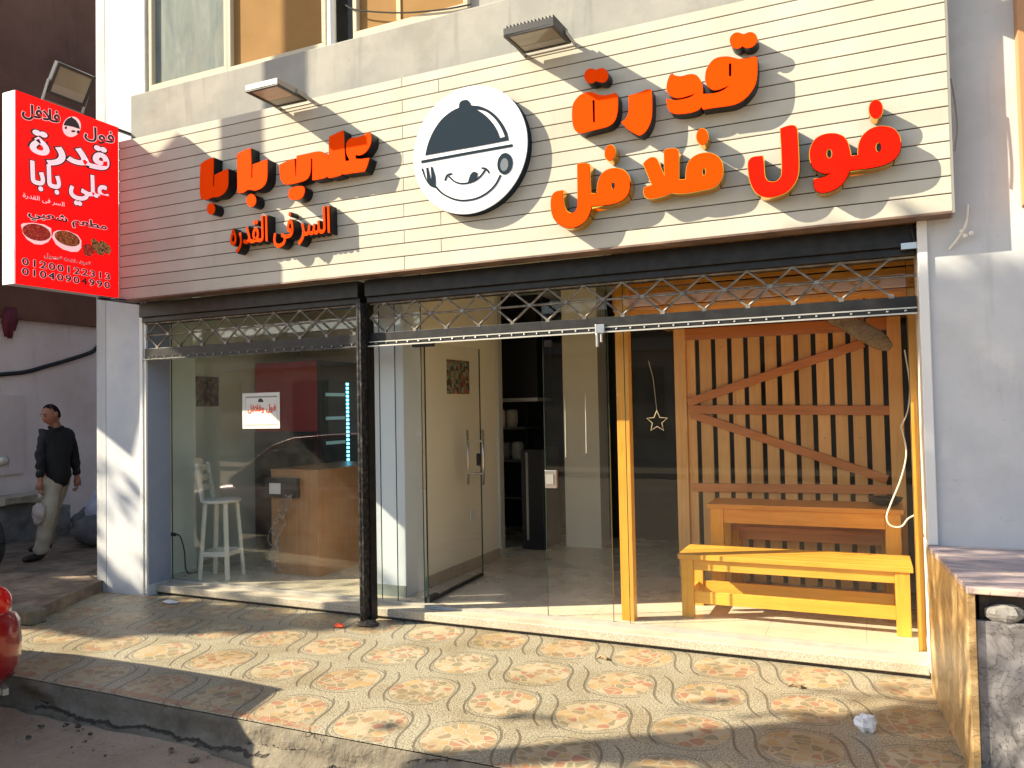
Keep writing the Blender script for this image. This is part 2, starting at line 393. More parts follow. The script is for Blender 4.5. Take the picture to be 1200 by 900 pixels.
M['red_panel'] = noisy('red_panel', (.42, .022, .035), (.50, .035, .05), 2, .35, 0)
M['black_plastic'] = plain('black_plastic', (.014, .014, .015), .4)
M['led_blue'] = emit('led_blue', (.16, .72, 1.0), 2.2)
M['paper'] = noisy('paper', (.70, .68, .62), (.78, .76, .70), 6, .7, 0)
M['print_red'] = plain('print_red', (.75, .09, .03), .6)
M['cable_white'] = plain('cable_white', (.75, .72, .62), .5)
M['cable_black'] = plain('cable_black', (.01, .01, .01), .5)
M['skin'] = plain('skin', (.36, .15, .09), .5)
M['hair'] = plain('hair', (.014, .010, .008), .85, 0, .1)
M['shirt'] = noisy('shirt', (.004, .004, .005), (.009, .009, .010), 8, .8, .3, 14, .01)
M['trousers'] = noisy('trousers', (.40, .34, .26), (.50, .43, .33), 6, .8, .3, 12, .012)
M['shoe'] = plain('shoe', (.02, .015, .013), .4)
M['car_red'] = Mt('car_red', (.27, .005, .009), .25, .2).m; M['car_red'].node_tree.nodes['Principled BSDF'].inputs['Coat Weight'].default_value = .8
M['tyre'] = plain('tyre', (.018, .018, .018), .85)
M['tail_red'] = plain('tail_red', (.55, .01, .01), .1)
M['car_window'] = plain('car_window', (.03, .04, .045), .05)
M['pink_wall'] = noisy('pink_wall', (.78, .62, .58), (.85, .72, .68), 1.6, .85, .3, 14, .01, streak=.4)
M['brown_wall'] = noisy('brown_wall', (.14, .058, .034), (.20, .09, .055), 1.2, .85, .3, 10, .01, streak=.5)
M['rubble_grey'] = noisy('rubble_grey', (.20, .19, .18), (.32, .31, .29), 6, .9, .5, 18, .02)
M['dirt'] = noisy('dirt', (.05, .042, .036), (.10, .085, .07), 9, .95, .6, 30, .02)
M['sack_blue'] = noisy('sack_blue', (.38, .40, .55), (.52, .54, .64), 9, .6, .5, 12, .02)
M['sack_grey'] = noisy('sack_grey', (.09, .09, .095), (.16, .155, .15), 5, .8, .5, 10, .02)
M['plastic_bag'] = noisy('plastic_bag', (.44, .35, .32), (.56, .47, .43), 14, .45, .5, 16, .02)
M['red_cloth'] = noisy('red_cloth', (.10, .012, .02), (.16, .02, .03), 8, .8, .3, 20, .01)
M['litter_white'] = noisy('litter_white', (.72, .72, .74), (.82, .82, .83), 20, .6, .4, 60, .004)
M['leaf'] = noisy('leaf', (.035, .06, .018), (.07, .10, .03), 3, .6, 0)
M['bark'] = noisy('bark', (.10, .07, .05), (.17, .12, .08), 9, .9, .5, 30, .01)
M['street_wall'] = noisy('street_wall', (.36, .31, .25), (.44, .38, .31), 1, .85, .2, 8, .01)

def tile_mat():
    t = Mt('patterned_tiles', (.4, .35, .25), .42)
    pos = t.co('World'); X, Y, Z = t.xyz(pos); p = .51
    wob = t.noise(pos, 7, 2)
    u = (X + 1.86 + p/2)/p; v = (Y - 3.9 + p/2)/p
    fu = u.frac()-.5; fv = v.frac()-.5
    gu = (u+.5).frac()-.5; gv = (v+.5).frac()-.5
    r = (fu*fu+fv*fv).sqrt()
    wd, th = .098, .0110
    rw = r+(wob-.5)*.02
    cu = gu + fv*.15 + fv*fv*fv*1.6
    line_u = (1-((cu.abs()-wd).abs()).step(th, th*1.6))*(gv.abs().gt(.075))
    line_v = (1-((rw-.432).abs()).step(.006, .013))*((fv.abs()-fu.abs()*.95).gt(0.0))*.85
    ring = (1-((rw-.375).abs()).step(.004, .010))*.45
    line = line_u.max(line_v).max(ring)
    inband = rw.gt(.365)
    # pebble medallions
    cellr = t.nt.nodes.new('ShaderNodeTexWhiteNoise'); cellr.noise_dimensions = '2D'
    cb = t.nt.nodes.new('ShaderNodeCombineXYZ'); t.nt.links.new(u.floor().k, cb.inputs[0]); t.nt.links.new(v.floor().k, cb.inputs[1]); t.nt.links.new(cb.outputs[0], cellr.inputs['Vector'])
    vs = t.co('World', (1, 1.0, 0)); vc = t.vor(vs, 17, 'F1', 'Color'); vd = Ex(t.nt, t.vor(vs, 17, 'DISTANCE_TO_EDGE', 'Distance'))
    sep = t.nt.nodes.new('ShaderNodeSeparateColor'); t.nt.links.new(vc, sep.inputs[0]); rnd = Ex(t.nt, sep.outputs[0])
    pick = (rnd*.72 + Ex(t.nt, cellr.outputs['Value'])*.28)
    cream = (.41, .36, .255)
    stone = t.ramp(pick, [(0, cream), (.20, (.32, .225, .14)), (.28, cream), (.34, (.245, .215, .14)), (.50, (.40, .29, .15)), (.58, (.38, .31, .19)), (.66, (.34, .19, .125)), (.76, (.27, .22, .14)), (.84, cream), (.92, (.35, .25, .13))], True)
    grout = t.mix(vd.step(.03, .10), cream, stone)
    warm = (Ex(t.nt, cellr.outputs['Value'])*7.3).frac()
    grout = t.mix(warm*.30, grout, t.mix(1.0, grout, (.86, .62, .42), 'MULTIPLY'))
    dome = rw.step(.350, .372)
    basec = t.mix(dome, grout, (.36, .32, .23))
    spk = t.noise(pos, 110, 2)
    band = t.ramp(spk, [(.39, (.14, .125, .095)), (.48, (.31, .28, .205)), (.60, (.42, .385, .285))])
    c = t.mix(inband, basec, band)
    c = t.mix(line*.88, c, (.135, .117, .085))
    # joints between tiles (two per metre along x at the medallion centres)
    joint = (fu.abs().lt(.006)).max(((v+.5).frac()-.5).abs().lt(.004))
    c = t.mix(joint*.55, c, (.34, .29, .20))
    # strip of small red setts beside the kerb
    sx = (X/.062).frac(); edge = Y.lt(3.262)*(Y.gt(3.205)); sett = edge*(sx.gt(.1))*(t.noise(pos, 2.3, 2).gt(.46))
    ss = t.ramp(t.noise(pos, 14, 1), [(.4, (.34, .25, .15)), (.52, (.34, .14, .08))])
    c = t.mix(sett*.7, c, ss)
    dirtm = t.noise(pos, 1.7, 7, .65)
    c = t.mix(dirtm.step(.42, .70)*.7, c, t.mix(1.0, c, (.66, .57, .45), 'MULTIPLY'))
    t.color(c)
    t.rough(t.noise(pos, 5, 3)*.3+.3)
    t.bump((1-line)*.6+spk*.15+vd.step(0, .06)*.25-joint*.4, .5, .006)
    return t.m
M['tiles'] = tile_mat()

def road_mat():
    t = Mt('dusty_road', (.2, .17, .13), .95); v = t.co('World')
    a = t.noise(v, 1.1, 8, .65); b = t.noise(v, 45, 4)
    c = t.ramp(a, [(.3, (.24, .175, .12)), (.5, (.32, .245, .175)), (.7, (.40, .31, .225))])
    c = t.mix(b.step(.55, .75)*.5, c, (.10, .085, .07)); t.color(c)
    t.bump(a*.7+b*.35+t.noise(v, 9, 5)*.6, .8, .03); return t.m
M['road'] = road_mat()
def kerb_mat():
    t = Mt('kerb_concrete', (.3, .27, .2), .95); v = t.co('World')
    a = t.noise(v, 4, 8, .7); vd = Ex(t.nt, t.vor(t.co('World', (.40, 1, 2.2)), 1.5, 'DISTANCE_TO_EDGE', 'Distance'))
    wv = t.noise(v, 16, 4)
    c = t.ramp(a, [(.3, (.105, .090, .066)), (.52, (.185, .16, .12)), (.75, (.27, .235, .18))])
    crack = (1-(vd+(wv-.5)*.10+(a-.5)*.08).step(.0, .016))*(a.gt(.50))
    Zk = t.xyz(v)[2]; base = 1-((Zk+.128+(t.noise(t.co('World', (1, 1, .2)), 2.1, 6, .7)-.5)*.16).abs()).step(.002, .010)
    crack = crack.max(base*(t.noise(v, 1.1, 3).gt(.42)))
    t.color(t.mix(crack*.85, c, (.03, .025, .02))); t.bump(a*.5+wv*.5-crack*.8, .9, .03); return t.m
M['kerb'] = kerb_mat()
def floor_mat():
    t = Mt('shop_floor_tiles', (.5, .46, .38), .22); v = t.co('World'); X, Y, Z = t.xyz(v)
    j = ((((X+.05)/.6).frac()-.5).abs().gt(.4965)).max((((Y-.1)/.6).frac()-.5).abs().gt(.4965))
    n = t.noise(v, 3, 5)
    t.color(t.mix(j*.7, t.ramp(n, [(.35, (.58, .51, .38)), (.65, (.66, .59, .46))]), (.22, .2, .16))); t.rough(n*.25+.15); return t.m
M['floor'] = floor_mat()
def sill_mat():
    t = Mt('granite_sill', (.5, .45, .36), .5); v = t.co('World')
    s = t.noise(v, 140, 3); n = t.noise(v, 2.5, 6)
    c = t.ramp(s, [(.38, (.34, .29, .22)), (.5, (.52, .46, .36)), (.62, (.60, .55, .45))]); t.color(t.mix(n.step(.45, .7)*.4, c, (.30, .25, .18))); t.bump(s, .2, .003); return t.m
M['sill'] = sill_mat()
def marble_mat(name, c1, c2, c3, sc=(1, 1, 1)):
    t = Mt(name, c1, .38); v = t.co('World', sc)
    n = t.noise(v, 3.2, 8, .62, 2.2); n2 = t.noise(v, 1.4, 5, .6, 3.5)
    f = ((n2*26+n*4).sin().abs()).step(.0, .32)
    c = t.ramp(n, [(.3, c1), (.5, c2), (.68, c3)]); t.color(t.mix((1-f)*.6, c, tuple(a*.38 for a in c1))); t.bump(n, .1, .004); return t.m
M['marble_gold'] = marble_mat('marble_gold', (.22, .13, .055), (.46, .30, .13), (.68, .49, .26), (1, 1.5, 1.5))
M['marble_mauve'] = marble_mat('marble_mauve', (.15, .11, .13), (.34, .27, .28), (.62, .48, .40), (.6, 3.4, 1))
def frosted_mat():
    t = Mt('frosted_pane', (.4, .44, .42), .8, 0, .08); v = t.co('World', (1, 1, .22)); n = t.noise(v, 7, 7, .65, .6); n2 = t.noise(t.co('World'), 3, 5)
    t.color(t.mix(n2.step(.45, .7)*.5, t.ramp(n, [(.32, (.13, .165, .17)), (.55, (.20, .23, .22)), (.72, (.30, .32, .30))]), (.24, .24, .20))); return t.m
M['frosted'] = frosted_mat()
def poster_mat(name, cols, sc=26):
    t = Mt(name, cols[0], .5); v = t.co('World'); n = t.vor(v, sc, 'F1', 'Color'); sep = t.nt.nodes.new('ShaderNodeSeparateColor'); t.nt.links.new(n, sep.inputs[0])
    f = Ex(t.nt, sep.outputs[0])*.6+t.noise(v, sc*.7, 4)*.4
    t.color(t.ramp(f, [(i/len(cols)*.8+.1, c) for i, c in enumerate(cols)], True)); return t.m
M['poster_a'] = poster_mat('poster_a', [(.05, .04, .03), (.16, .13, .10), (.09, .06, .04), (.26, .22, .17)])
M['poster_b'] = poster_mat('poster_b', [(.30, .26, .16), (.05, .04, .03), (.40, .10, .06), (.10, .22, .16), (.34, .30, .22)])
M['food_red'] = poster_mat('food_red', [(.5, .02, .02), (.62, .05, .03), (.42, .01, .01), (.7, .14, .06)], 90)
M['food_brown'] = poster_mat('food_brown', [(.35, .05, .02), (.55, .14, .03), (.22, .04, .02), (.62, .22, .06)], 70)
M['food_wrap'] = poster_mat('food_wrap', [(.45, .16, .05), (.10, .06, .02), (.6, .3, .12), (.12, .13, .03)], 80)

# ------------------------------------------------------------------ ground
def sheet(name, x0, x1, y0, y1, z, mat, step=.25, jag=0, seed=0):
    mb = MB(); nx = max(1, int((x1-x0)/step)); ny = max(1, int((y1-y0)/step)); vs = []
    for j in range(ny+1):
        for i in range(nx+1):
            x = x0+(x1-x0)*i/nx; y = y0+(y1-y0)*j/ny
            vs.append((x, y, z+(mnoise.noise(Vector((x*1.3, y*1.3, seed)))*jag)))
    mb.add(vs, [(j*(nx+1)+i, j*(nx+1)+i+1, (j+1)*(nx+1)+i+1, (j+1)*(nx+1)+i) for j in range(ny) for i in range(nx)])
    return mb
g = MB(); g.add([(-300, -300, -.30), (300, -300, -.30), (300, 300, -.30), (-300, 300, -.30)], [(0, 1, 2, 3)])
struct(g, 'ground', M['road'])
struct(sheet('road', -30, 24, -8.2, 3.4, -.165, M['road'], .2, .03, 3), 'road', M['road'], smooth=True)
# pavement: a slab with a ragged, broken front edge that is the kerb face
pv = MB(); N = 150; X0, X1 = -7.2, 7.0
top, mid, bot = [], [], []
def kerb_y(x): return 3.185 + .012*mnoise.noise(Vector((x*2.1, 0, 0))) + .02*max(0, mnoise.noise(Vector((x*.8, 5, 0))))
pts = [X0+(X1-X0)*i/N for i in range(N+1)]
vs = [(x, kerb_y(x), 0) for x in pts]+[(x, 5.35, 0) for x in pts]
pv.add(vs, [(i, i+1, N+2+i, N+1+i) for i in range(N)])
struct(pv, 'pavement', M['tiles'])
kb = MB(); rows = 9; NK = 420; vs = []
for j in range(rows+1):
    f = j/rows
    for i in range(NK+1):
        x = X0+(X1-X0)*i/NK
        n = mnoise.fractal(Vector((x*2.2, f*1.1, 2)), .9, 2.1, 5)
        ledge = (.03+max(0, mnoise.noise(Vector((x*.9, 11, 0))))*.14)*max(0, min(1, (f-.62)/.1))
        y = kerb_y(x) - .004 - (0 if j == 0 else .040*abs(n)) - f*.035 - ledge
        z = -.003 - f*.19 + (0 if j in (0, rows) else .012*mnoise.noise(Vector((x*6, f*5, 4))))
        vs.append((x, y, z))
kb.add(vs, [(j*(NK+1)+i, j*(NK+1)+i+1, (j+1)*(NK+1)+i+1, (j+1)*(NK+1)+i) for j in range(rows) for i in range(NK)])
struct(kb, 'kerb', M['kerb'], smooth=True)
# raised pavement of the neighbour, ending in a concrete block
npv = MB(); npv.prism([(-5.98, 4.02, -.05), (-6.44, 5.0, -.05), (-6.44, 12.5, -.05), (-12.2, 12.5, -.05), (-12.2, 3.9, -.05)], (0, 0, .15))
struct(npv, 'neighbour_pavement', noisy('worn_slabs', (.11, .08, .06), (.30, .225, .16), 4.5, .75, .7, 11, .02, streak=.5))
nk = MB(); nk.bar((-5.93, 4.05, .01), (-12.2, 3.93, .01), .16, .20)
struct(nk, 'neighbour_kerb', M['kerb'], bevel=.02)
opv = MB(); opv.box(-30, 24, -14, -8.2, -.25, -.03); struct(opv, 'opposite_pavement', M['road'])
# broken bits lying along the kerb: too many and too small to count
cr = MB()
for i in range(110):
    x = random.uniform(-5.2, -1.2); y = 3.05 - abs(random.gauss(0, .16)); r = random.choice([.004, .006, .007, .009, .012, .02])*random.uniform(.6, 1.3)
    s_ = random.uniform(0, 99)
    cr.ball((x, y, -.155+r*.4+random.uniform(0, .01)), (r*random.uniform(.8, 1.6), r, r*.7), 7, 5, fn=lambda d: 1+.35*mnoise.noise(d*2+Vector((s_, 0, 0))))
tag(cr.build('kerb_rubble', M['kerb']), 'crumbled concrete bits along the foot of the kerb', None, None, 'stuff'); bpy.data.objects['kerb_rubble']['category'] = 'rubble'

# ------------------------------------------------------------------ the shop building
B = thing('shop_building', (-3, 5.02, 0), 'painted building holding the empty food shop, with brown upstairs windows', 'building')
XL, XR = -5.87, .28
FB = 4.75           # front face of the cladding
m = MB(); m.box(-6.40, XL, 5.02, 5.26, -.02, 7); p_ = m.build('pillar', M['pillar_paint'], B, bevel=.012); p_['label'] = 'white painted pillar left of the shop window'
m = MB(); m.box(-5.945, -5.905, 5.004, 5.03, .02, 2.75); m.box(-5.89, -5.868, 5.01, 5.03, .02, 2.75); m.build('pillar_trim', M['pvc_white'], B, bevel=.004)
m = MB(); m.box(XL-.004, XL+.006, 5.03, 5.27, .1, 2.9); m.build('window_reveal', noisy('reveal_blue', (.22, .26, .36), (.28, .32, .42), 2, .6, .05), B)
m = MB(); m.box(.30, 7.0, 4.885, 5.30, -.02, 7); p_ = m.build('right_wall', M['wall_paint'], B); p_.name = 'wall'; p_['label'] = 'pale wall right of the shop front'
m = MB(); m.box(XR, .33, 4.865, 5.27, .81, 2.60); m.box(XR, .30, 5.06, 5.28, .05, .79); m.build('jamb_trim', M['pvc_white'], B, bevel=.004)
m = MB(); m.box(onY(1197.5, 150, 4.78).x, 1.0, 4.78, 4.885, 2.62, 7); m.build('brown_pilaster', plain('brown_paint', (.42, .22, .10), .6), B)
m = MB(); m.box(-5.93, .30, 4.91, 5.02, 2.75, 4.475); sp_ = m.build('spandrel', M['concrete_pale'], B, bevel=.01)
m = MB(); m.box(-2.43, .30, 4.93, 5.02, 4.475, 7); m.box(-6.39, .30, 4.97, 5.3, 6.2, 7); m.build('upper_wall', M['concrete_pale'], B)
m = MB(); m.box(-6.03, -5.74, 5.14, 5.3, 4.0, 6.2); m.box(-5.86, -5.83, 5.10, 5.14, 4.0, 6.2); m.build('window_recess', M['blue_recess'], B)
m = MB(); m.box(-3.68, -3.54, 5.1, 5.3, 4.475, 6.2); m.box(-3.64, -3.60, 5.02, 5.1, 4.475, 6.2); m.build('dark_recess', M['dark_gap'], B)
m = MB(); m.tube([(-3.745, 4.955, 4.42), (-3.745, 4.955, 6.2)], .035, 12); m.box(-3.80, -3.69, 4.95, 4.99, 4.44, 4.455); m.build('drainpipe', M['pvc_white'], B, smooth=False)
m = MB(); m.box(-5.745, -3.79, 5.04, 5.30, 4.40, 4.5); m.box(-2.535, -2.43, 4.985, 5.3, 4.475, 6.2); m.box(-3.69, -2.53, 5.04, 5.3, 4.40, 4.5); m.build('window_bed', M['concrete_pale'], B)
def upstairs_window(x0, x1, z0, z1, mat, extra, lab):
    f = MB(); fr = .055
    f.box(x0, x1, 4.945, 5.02, z0, z0+fr); f.box(x0, x1, 4.945, 5.02, z1-fr, z1); f.box(x0, x0+fr*.7, 4.945, 5.02, z0+fr, z1-fr); f.box(x1-fr*.7, x1, 4.945, 5.02, z0+fr, z1-fr)
    wdw = f.build('window', M['frame_cream'], B, bevel=.006); wdw['label'] = lab
    q = MB(); q.box(x0+fr*.7, x1-fr*.7, 4.985, 5.005, z0+fr, z1-fr); q.build('pane', mat, wdw)
    if extra:
        q = MB(); q.box(extra, extra+.035, 4.975, 4.985, z0+fr, z1-fr); q.build('pane_strip', plain('strip_tan', (.55, .37, .18), .5), wdw)
upstairs_window(-5.74, -4.82, 4.485, 6.2, M['frosted'], None, 'upstairs window with streaked frosted glass')
upstairs_window(-4.82, -3.80, 4.465, 6.2, M['brown_pane'], None, 'brown upstairs window beside the white drainpipe')
upstairs_window(-3.54, -2.535, 4.485, 6.2, M['brown_pane'], -3.16, 'brown upstairs window right of the dark recess')
m = MB(); m.tube(smooth_loop([onY(405, 6, 4.93), onY(420, 12, 4.93), onY(470, 15, 4.93), onY(520, 11, 4.93), onY(552, 5, 4.93)], 5, 180, False), .006, 6); tag(m.build('facade_wire', M['cable_black']), 'thin dark wire sagging across the brown upstairs window', 'wire')
# shell that keeps the sky out
m = MB(); m.box(-6.40, .30, 5.26, 10.2, 6.99, 7.1); m.box(-6.40, 1.6, 5.27, 10.2, 3.02, 3.2); m.box(-6.40, -6.0, 5.3, 10.2, 3.2, 7); m.build('roof', M['concrete_pale'], B)
m = MB(); m.box(-6.52, -6.40, 5.02, 10.2, -.02, 7.1); m.box(-6.40, 1.6, 10.1, 10.2, 0, 7); m.box(1.5, 1.6, 5.3, 10.1, 0, 7); m.build('outer_wall', M['wall_paint'], B)
# inside
m = MB(); m.box(-6.40, .6, 5.285, 10.1, .02, .10); tag(m.build('shop_floor', M['floor']), kind='structure')
m = MB(); m.box(XL, XR, 5.105, 5.285, .022, .085); th = m.build('threshold', M['sill'], B, bevel=.006)
m = MB(); m.box(XL, XR, 5.125, 5.285, -.01, .022); m.build('threshold_joint', M['dirt'], th); th['label'] = 'speckled stone doorstep along the shop front'
m = MB(); m.box(XL, XR, 5.235, 5.30, .085, .106); m.build('threshold_strip', noisy('strip_grey', (.36, .35, .31), (.44, .42, .37), 8, .5, 0), B)
m = MB(); m.box(-6.40, -6.30, 5.30, 7.7, .10, 3.0); m.box(-6.30, -6.02, 5.30, 5.72, .10, 3.0); m.build('inner_wall', M['inner_green'], B)
m = MB(); m.box(-6.30, -3.62, 7.62, 7.72, .10, 3.0); m.build('inner_wall', M['inner_grey'], B)
m = MB(); m.box(-3.60, -3.43, 5.72, 7.15, .10, 3.0); pw = m.build('partition_wall', M['inner_wall'], B)
m = MB(); m.box(-3.43, -3.415, 5.72, 7.16, .10, .20); m.build('skirting', M['skirting'], pw)
m = MB(); m.box(-3.43, -3.423, 6.55, 6.64, .56, .65); m.build('light_switch', M['pvc_white'], pw)
m = MB(); m.box(-3.75, -3.43, 5.42, 5.72, .10, 3.0); cw = m.build('inner_column', M['inner_blue'], B, bevel=.004)
m = MB(); m.box(-3.755, -3.425, 5.405, 5.42, .10, .19); m.build('skirting', noisy('skirt_green', (.22, .26, .24), (.28, .32, .29), 6, .4, 0), cw)
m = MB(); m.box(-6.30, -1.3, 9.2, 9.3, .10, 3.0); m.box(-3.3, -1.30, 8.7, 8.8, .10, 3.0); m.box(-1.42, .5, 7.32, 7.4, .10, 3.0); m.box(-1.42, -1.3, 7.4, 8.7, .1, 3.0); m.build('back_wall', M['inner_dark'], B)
m = MB(); m.box(-3.02, -2.62, 8.0, 8.3, .10, 3.0); m.build('inner_pillar', M['inner_wall'], B)
m = MB(); m.box(.325, .36, 5.28, 7.32, .10, 3.0); m.build('booth_wall', M['inner_wall'], B)
m = MB(); m.box(-6.40, -3.43, 5.28, 9.3, 2.9, 2.96); m.box(-3.43, .5, 7.15, 9.3, 2.9, 2.96); m.box(-3.43, -1.7, 5.28, 7.15, 2.9, 2.96); m.build('ceiling', M['inner_green'], B)
# planked wooden ceiling over the right-hand seats
for k in range(9):
    y0 = 5.46+k*.19
    m = MB(); m.box(-1.66, .32, y0, y0+.178, 2.285+.0*k, 2.31); m.build('ceiling_plank', M['orange_wood_x'], B, bevel=.004)
for k in range(4):
    z0 = 2.315+k*.135
    m = MB(); m.box(-1.66, .32, 5.44, 5.462, z0, z0+.125); m.build('ceiling_plank', M['orange_wood_x'], B, bevel=.004)
# pictures on the inner walls
m = MB(); a = onX(228, 441, -6.30); b = onX(255, 476, -6.30); m.box(-6.30, -6.283, a.y, b.y, b.z, a.z)
tag(m.build('wall_picture', M['poster_a']), 'dark framed picture on the pale wall above the white stool', 'picture')
m = MB(); a = onX(523, 421, -3.43); b = onX(549, 462, -3.43); m.box(-3.43, -3.418, a.y, b.y, b.z, a.z)
tag(m.build('wall_picture', M['poster_b']), 'colourful picture on the cream wall behind the open glass door', 'picture')

# neighbour on the left, in shade
NB = thing('neighbour_building', (-9.9, 8, 0), 'pinkish plastered side wall with a dark brown upper storey, far left', 'building')
m = MB(); m.box(-10.3, -9.9, 3.5, 13, -.05, 2.95); m.build('wall', M['pink_wall'], NB)
m = MB(); m.box(-10.3, -9.82, 3.5, 13, 2.87, 10.5); m.build('upper_wall', M['brown_wall'], NB)
m = MB(); m.box(-9.9, -9.86, 4.6, 6.55, .9, 1.9); m.build('wall_patch', noisy('patch', (.70, .56, .52), (.78, .66, .61), 2, .85, .2, 10), NB)  # raised panel in a slightly darker pink than the wall
m = MB(); m.box(-10.3, -6.52, 12.5, 12.8, -.05, 9); m.build('end_wall', M['pink_wall'], NB)
m = MB()
pts = [Vector((-9.88, 3.6, 2.75)), Vector((-9.88, 4.6, 2.32)), onX(-50, 441, -9.88), onX(-14, 441, -9.88), onX(0, 439, -9.88), onX(30, 436, -9.88), onX(52, 430, -9.88), onX(80, 422, -9.88), onX(107, 413, -9.88), onX(130, 402, -9.88), Vector((-9.88, 9.2, 2.75)), Vector((-9.88, 10.6, 2.84))]
m.tube(smooth_loop(pts, 5, 180, False), .028, 7); tag(m.build('wall_cable', M['cable_black']), 'thick black cable sagging along the pinkish side wall', 'cable')
m = MB()
for k in range(3):
    c0 = onX(9+k*3.2, 360, -9.8); c1 = onX(8+k*3.5, 400-abs(k-.6)*9, -9.8)
    m.tube([c0, (c0+c1)/2+Vector((0, .015*(k-1), 0)), c1], [.03, .055, .03], 8)
tag(m.build('hanging_cloth', M['red_cloth'], smooth=True), 'dark red cloth hanging from the brown upper wall', 'cloth')

# ------------------------------------------------------------------ cladding board with the raised letters
FX0, FX1, FZ0, FZ1 = -5.885, .445, 2.612, 4.005
F = thing('shop_fascia', (-2.7, FB, FZ0), 'long cream planked board carrying the raised orange lettering and round emblem', 'shop sign')
m = MB(); pitch = .0943; rows = 15
JA, JB = onY(471, 100, FB).x, onY(514, 100, FB).x
for k in range(rows):
    z1 = min(FZ1, FZ0+.098+pitch*k); z0 = FZ0 if k == 0 else FZ0+.098+pitch*(k-1)
    z1 -= .0065
    if z1-z0 < .01: continue
    j = JA if k % 2 == 0 else JB
    for a, b in ((FX0, j-.002), (j+.002, FX1)):
        m.box(a, b, FB, FB+.012, z0, z1)
m.build('cladding_planks', M['cream_plank'], F, bevel=.0015)
m = MB(); m.box(FX0+.003, FX1-.003, FB+.0085, FB+.03, FZ0+.003, FZ1-.003); m.build('backing', M['groove'], F)
m = MB(); m.box(FX0, FX1, FB+.03, 4.91, FZ0+.02, FZ1-.03); m.build('box_frame', M['lamp_black'], F)
m = MB(); m.box(FX0, FX1, FB-.004, 4.905, FZ0-.012, FZ0-.001); m.build('bottom_trim', noisy('trim_brown', (.10, .06, .045), (.22, .14, .10), 6, .6, .1), F)
m = MB(); m.box(FX1-.0, FX1+.012, FB-.004, 4.91, FZ0-.012, FZ1); m.build('end_trim', M['lamp_grey'], F)

YF = FB-.10
def px2(o, s, pts, Y): 
    r = []
    for x, y in pts:
        p = onY(o[0]+x*s, o[1]+y*s, Y); r.append((p.x, p.z))
    return r
def letter(o, s, loops, face, body, rim=.0, sub=4, Y=YF, back=FB, name='letter', lab=None):
    L = [smooth_loop(px2(o, s, l, Y), sub) for l in loops]
    L = [[(p.x, p.y) for p in l] for l in L]
    vs, fs = fill2d(L, back-.001-(Y+.007), rim); yc = (back-.001+Y+.007)/2
    mb = MB(); mb.add([(v.x, yc+v.z, v.y) for v in vs], fs); ob = mb.build(name, body, F)
    vs, fs = fill2d(L, .007); mb = MB(); mb.add([(v.x, Y+.0035+v.z, v.y) for v in vs], fs); mb.build(name+'_face', face, ob)
    if lab: ob['label'] = lab
    return ob
def ell(cx, cy, rx, ry, n=14): return circle(cx, cy, rx, ry, n)
O, R_, K, G = M['letter_orange'], M['letter_red'], M['letter_black'], M['letter_gold']
# upper line
sD = 120/1080; oD = (660, 70)
letter(oD, sD, [[(92,560),(100,480),(130,420),(180,370),(240,345),(300,340),(340,355),(390,370),(450,372),(500,362),(555,345),(574,390),(577,480),(570,560),(550,630),(510,680),(450,710),(350,735),(250,760),(180,775),(130,750),(105,700),(95,640)], [(307,425),(332,425),(335,660),(314,660)]], O, K)
letter(oD, sD, [[(220,180),(230,130),(260,100),(300,92),(345,104),(380,92),(420,88),(450,105),(472,150),(468,190),(450,225),(415,240),(375,235),(345,226),(310,245),(270,245),(240,225)]], O, K)
letter(oD, sD, [[(688,378),(800,345),(890,310),(932,320),(938,450),(935,580),(920,660),(880,740),(840,780),(800,797),(740,770),(680,730),(640,690),(612,660),(650,630),(675,590),(690,530)]], O, K)
sE = 130/1064; oE = (770, 30)
letter(oE, sE, [[(90,600),(95,550),(110,500),(128,468),(150,458),(172,476),(230,484),(300,466),(350,465),(390,485),(420,530),(437,590),(440,655),(520,652),(590,638),(650,610),(697,570),(645,592),(590,613),(540,618),(500,595),(472,560),(460,510),(467,440),(492,380),(540,325),(600,300),(680,295),(740,308),(800,320),(860,315),(910,300),(958,300),(962,400),(956,500),(935,580),(890,650),(830,710),(760,750),(680,770),(550,787),(440,805),(425,775),(400,805),(340,830),(250,845),(170,845),(120,820),(95,770),(90,697),(130,708),(180,715),(260,703),(330,680),(367,648),(300,672),(220,693),(165,690),(120,665),(97,632)], [(688,362),(713,362),(713,485),(688,485)]], O, K)
letter(oE, sE, [[(697,150),(705,105),(740,72),(780,65),(830,80),(880,62),(925,68),(955,100),(960,140),(940,180),(900,208),(850,213),(820,195),(780,218),(740,215),(712,190)]], O, K)
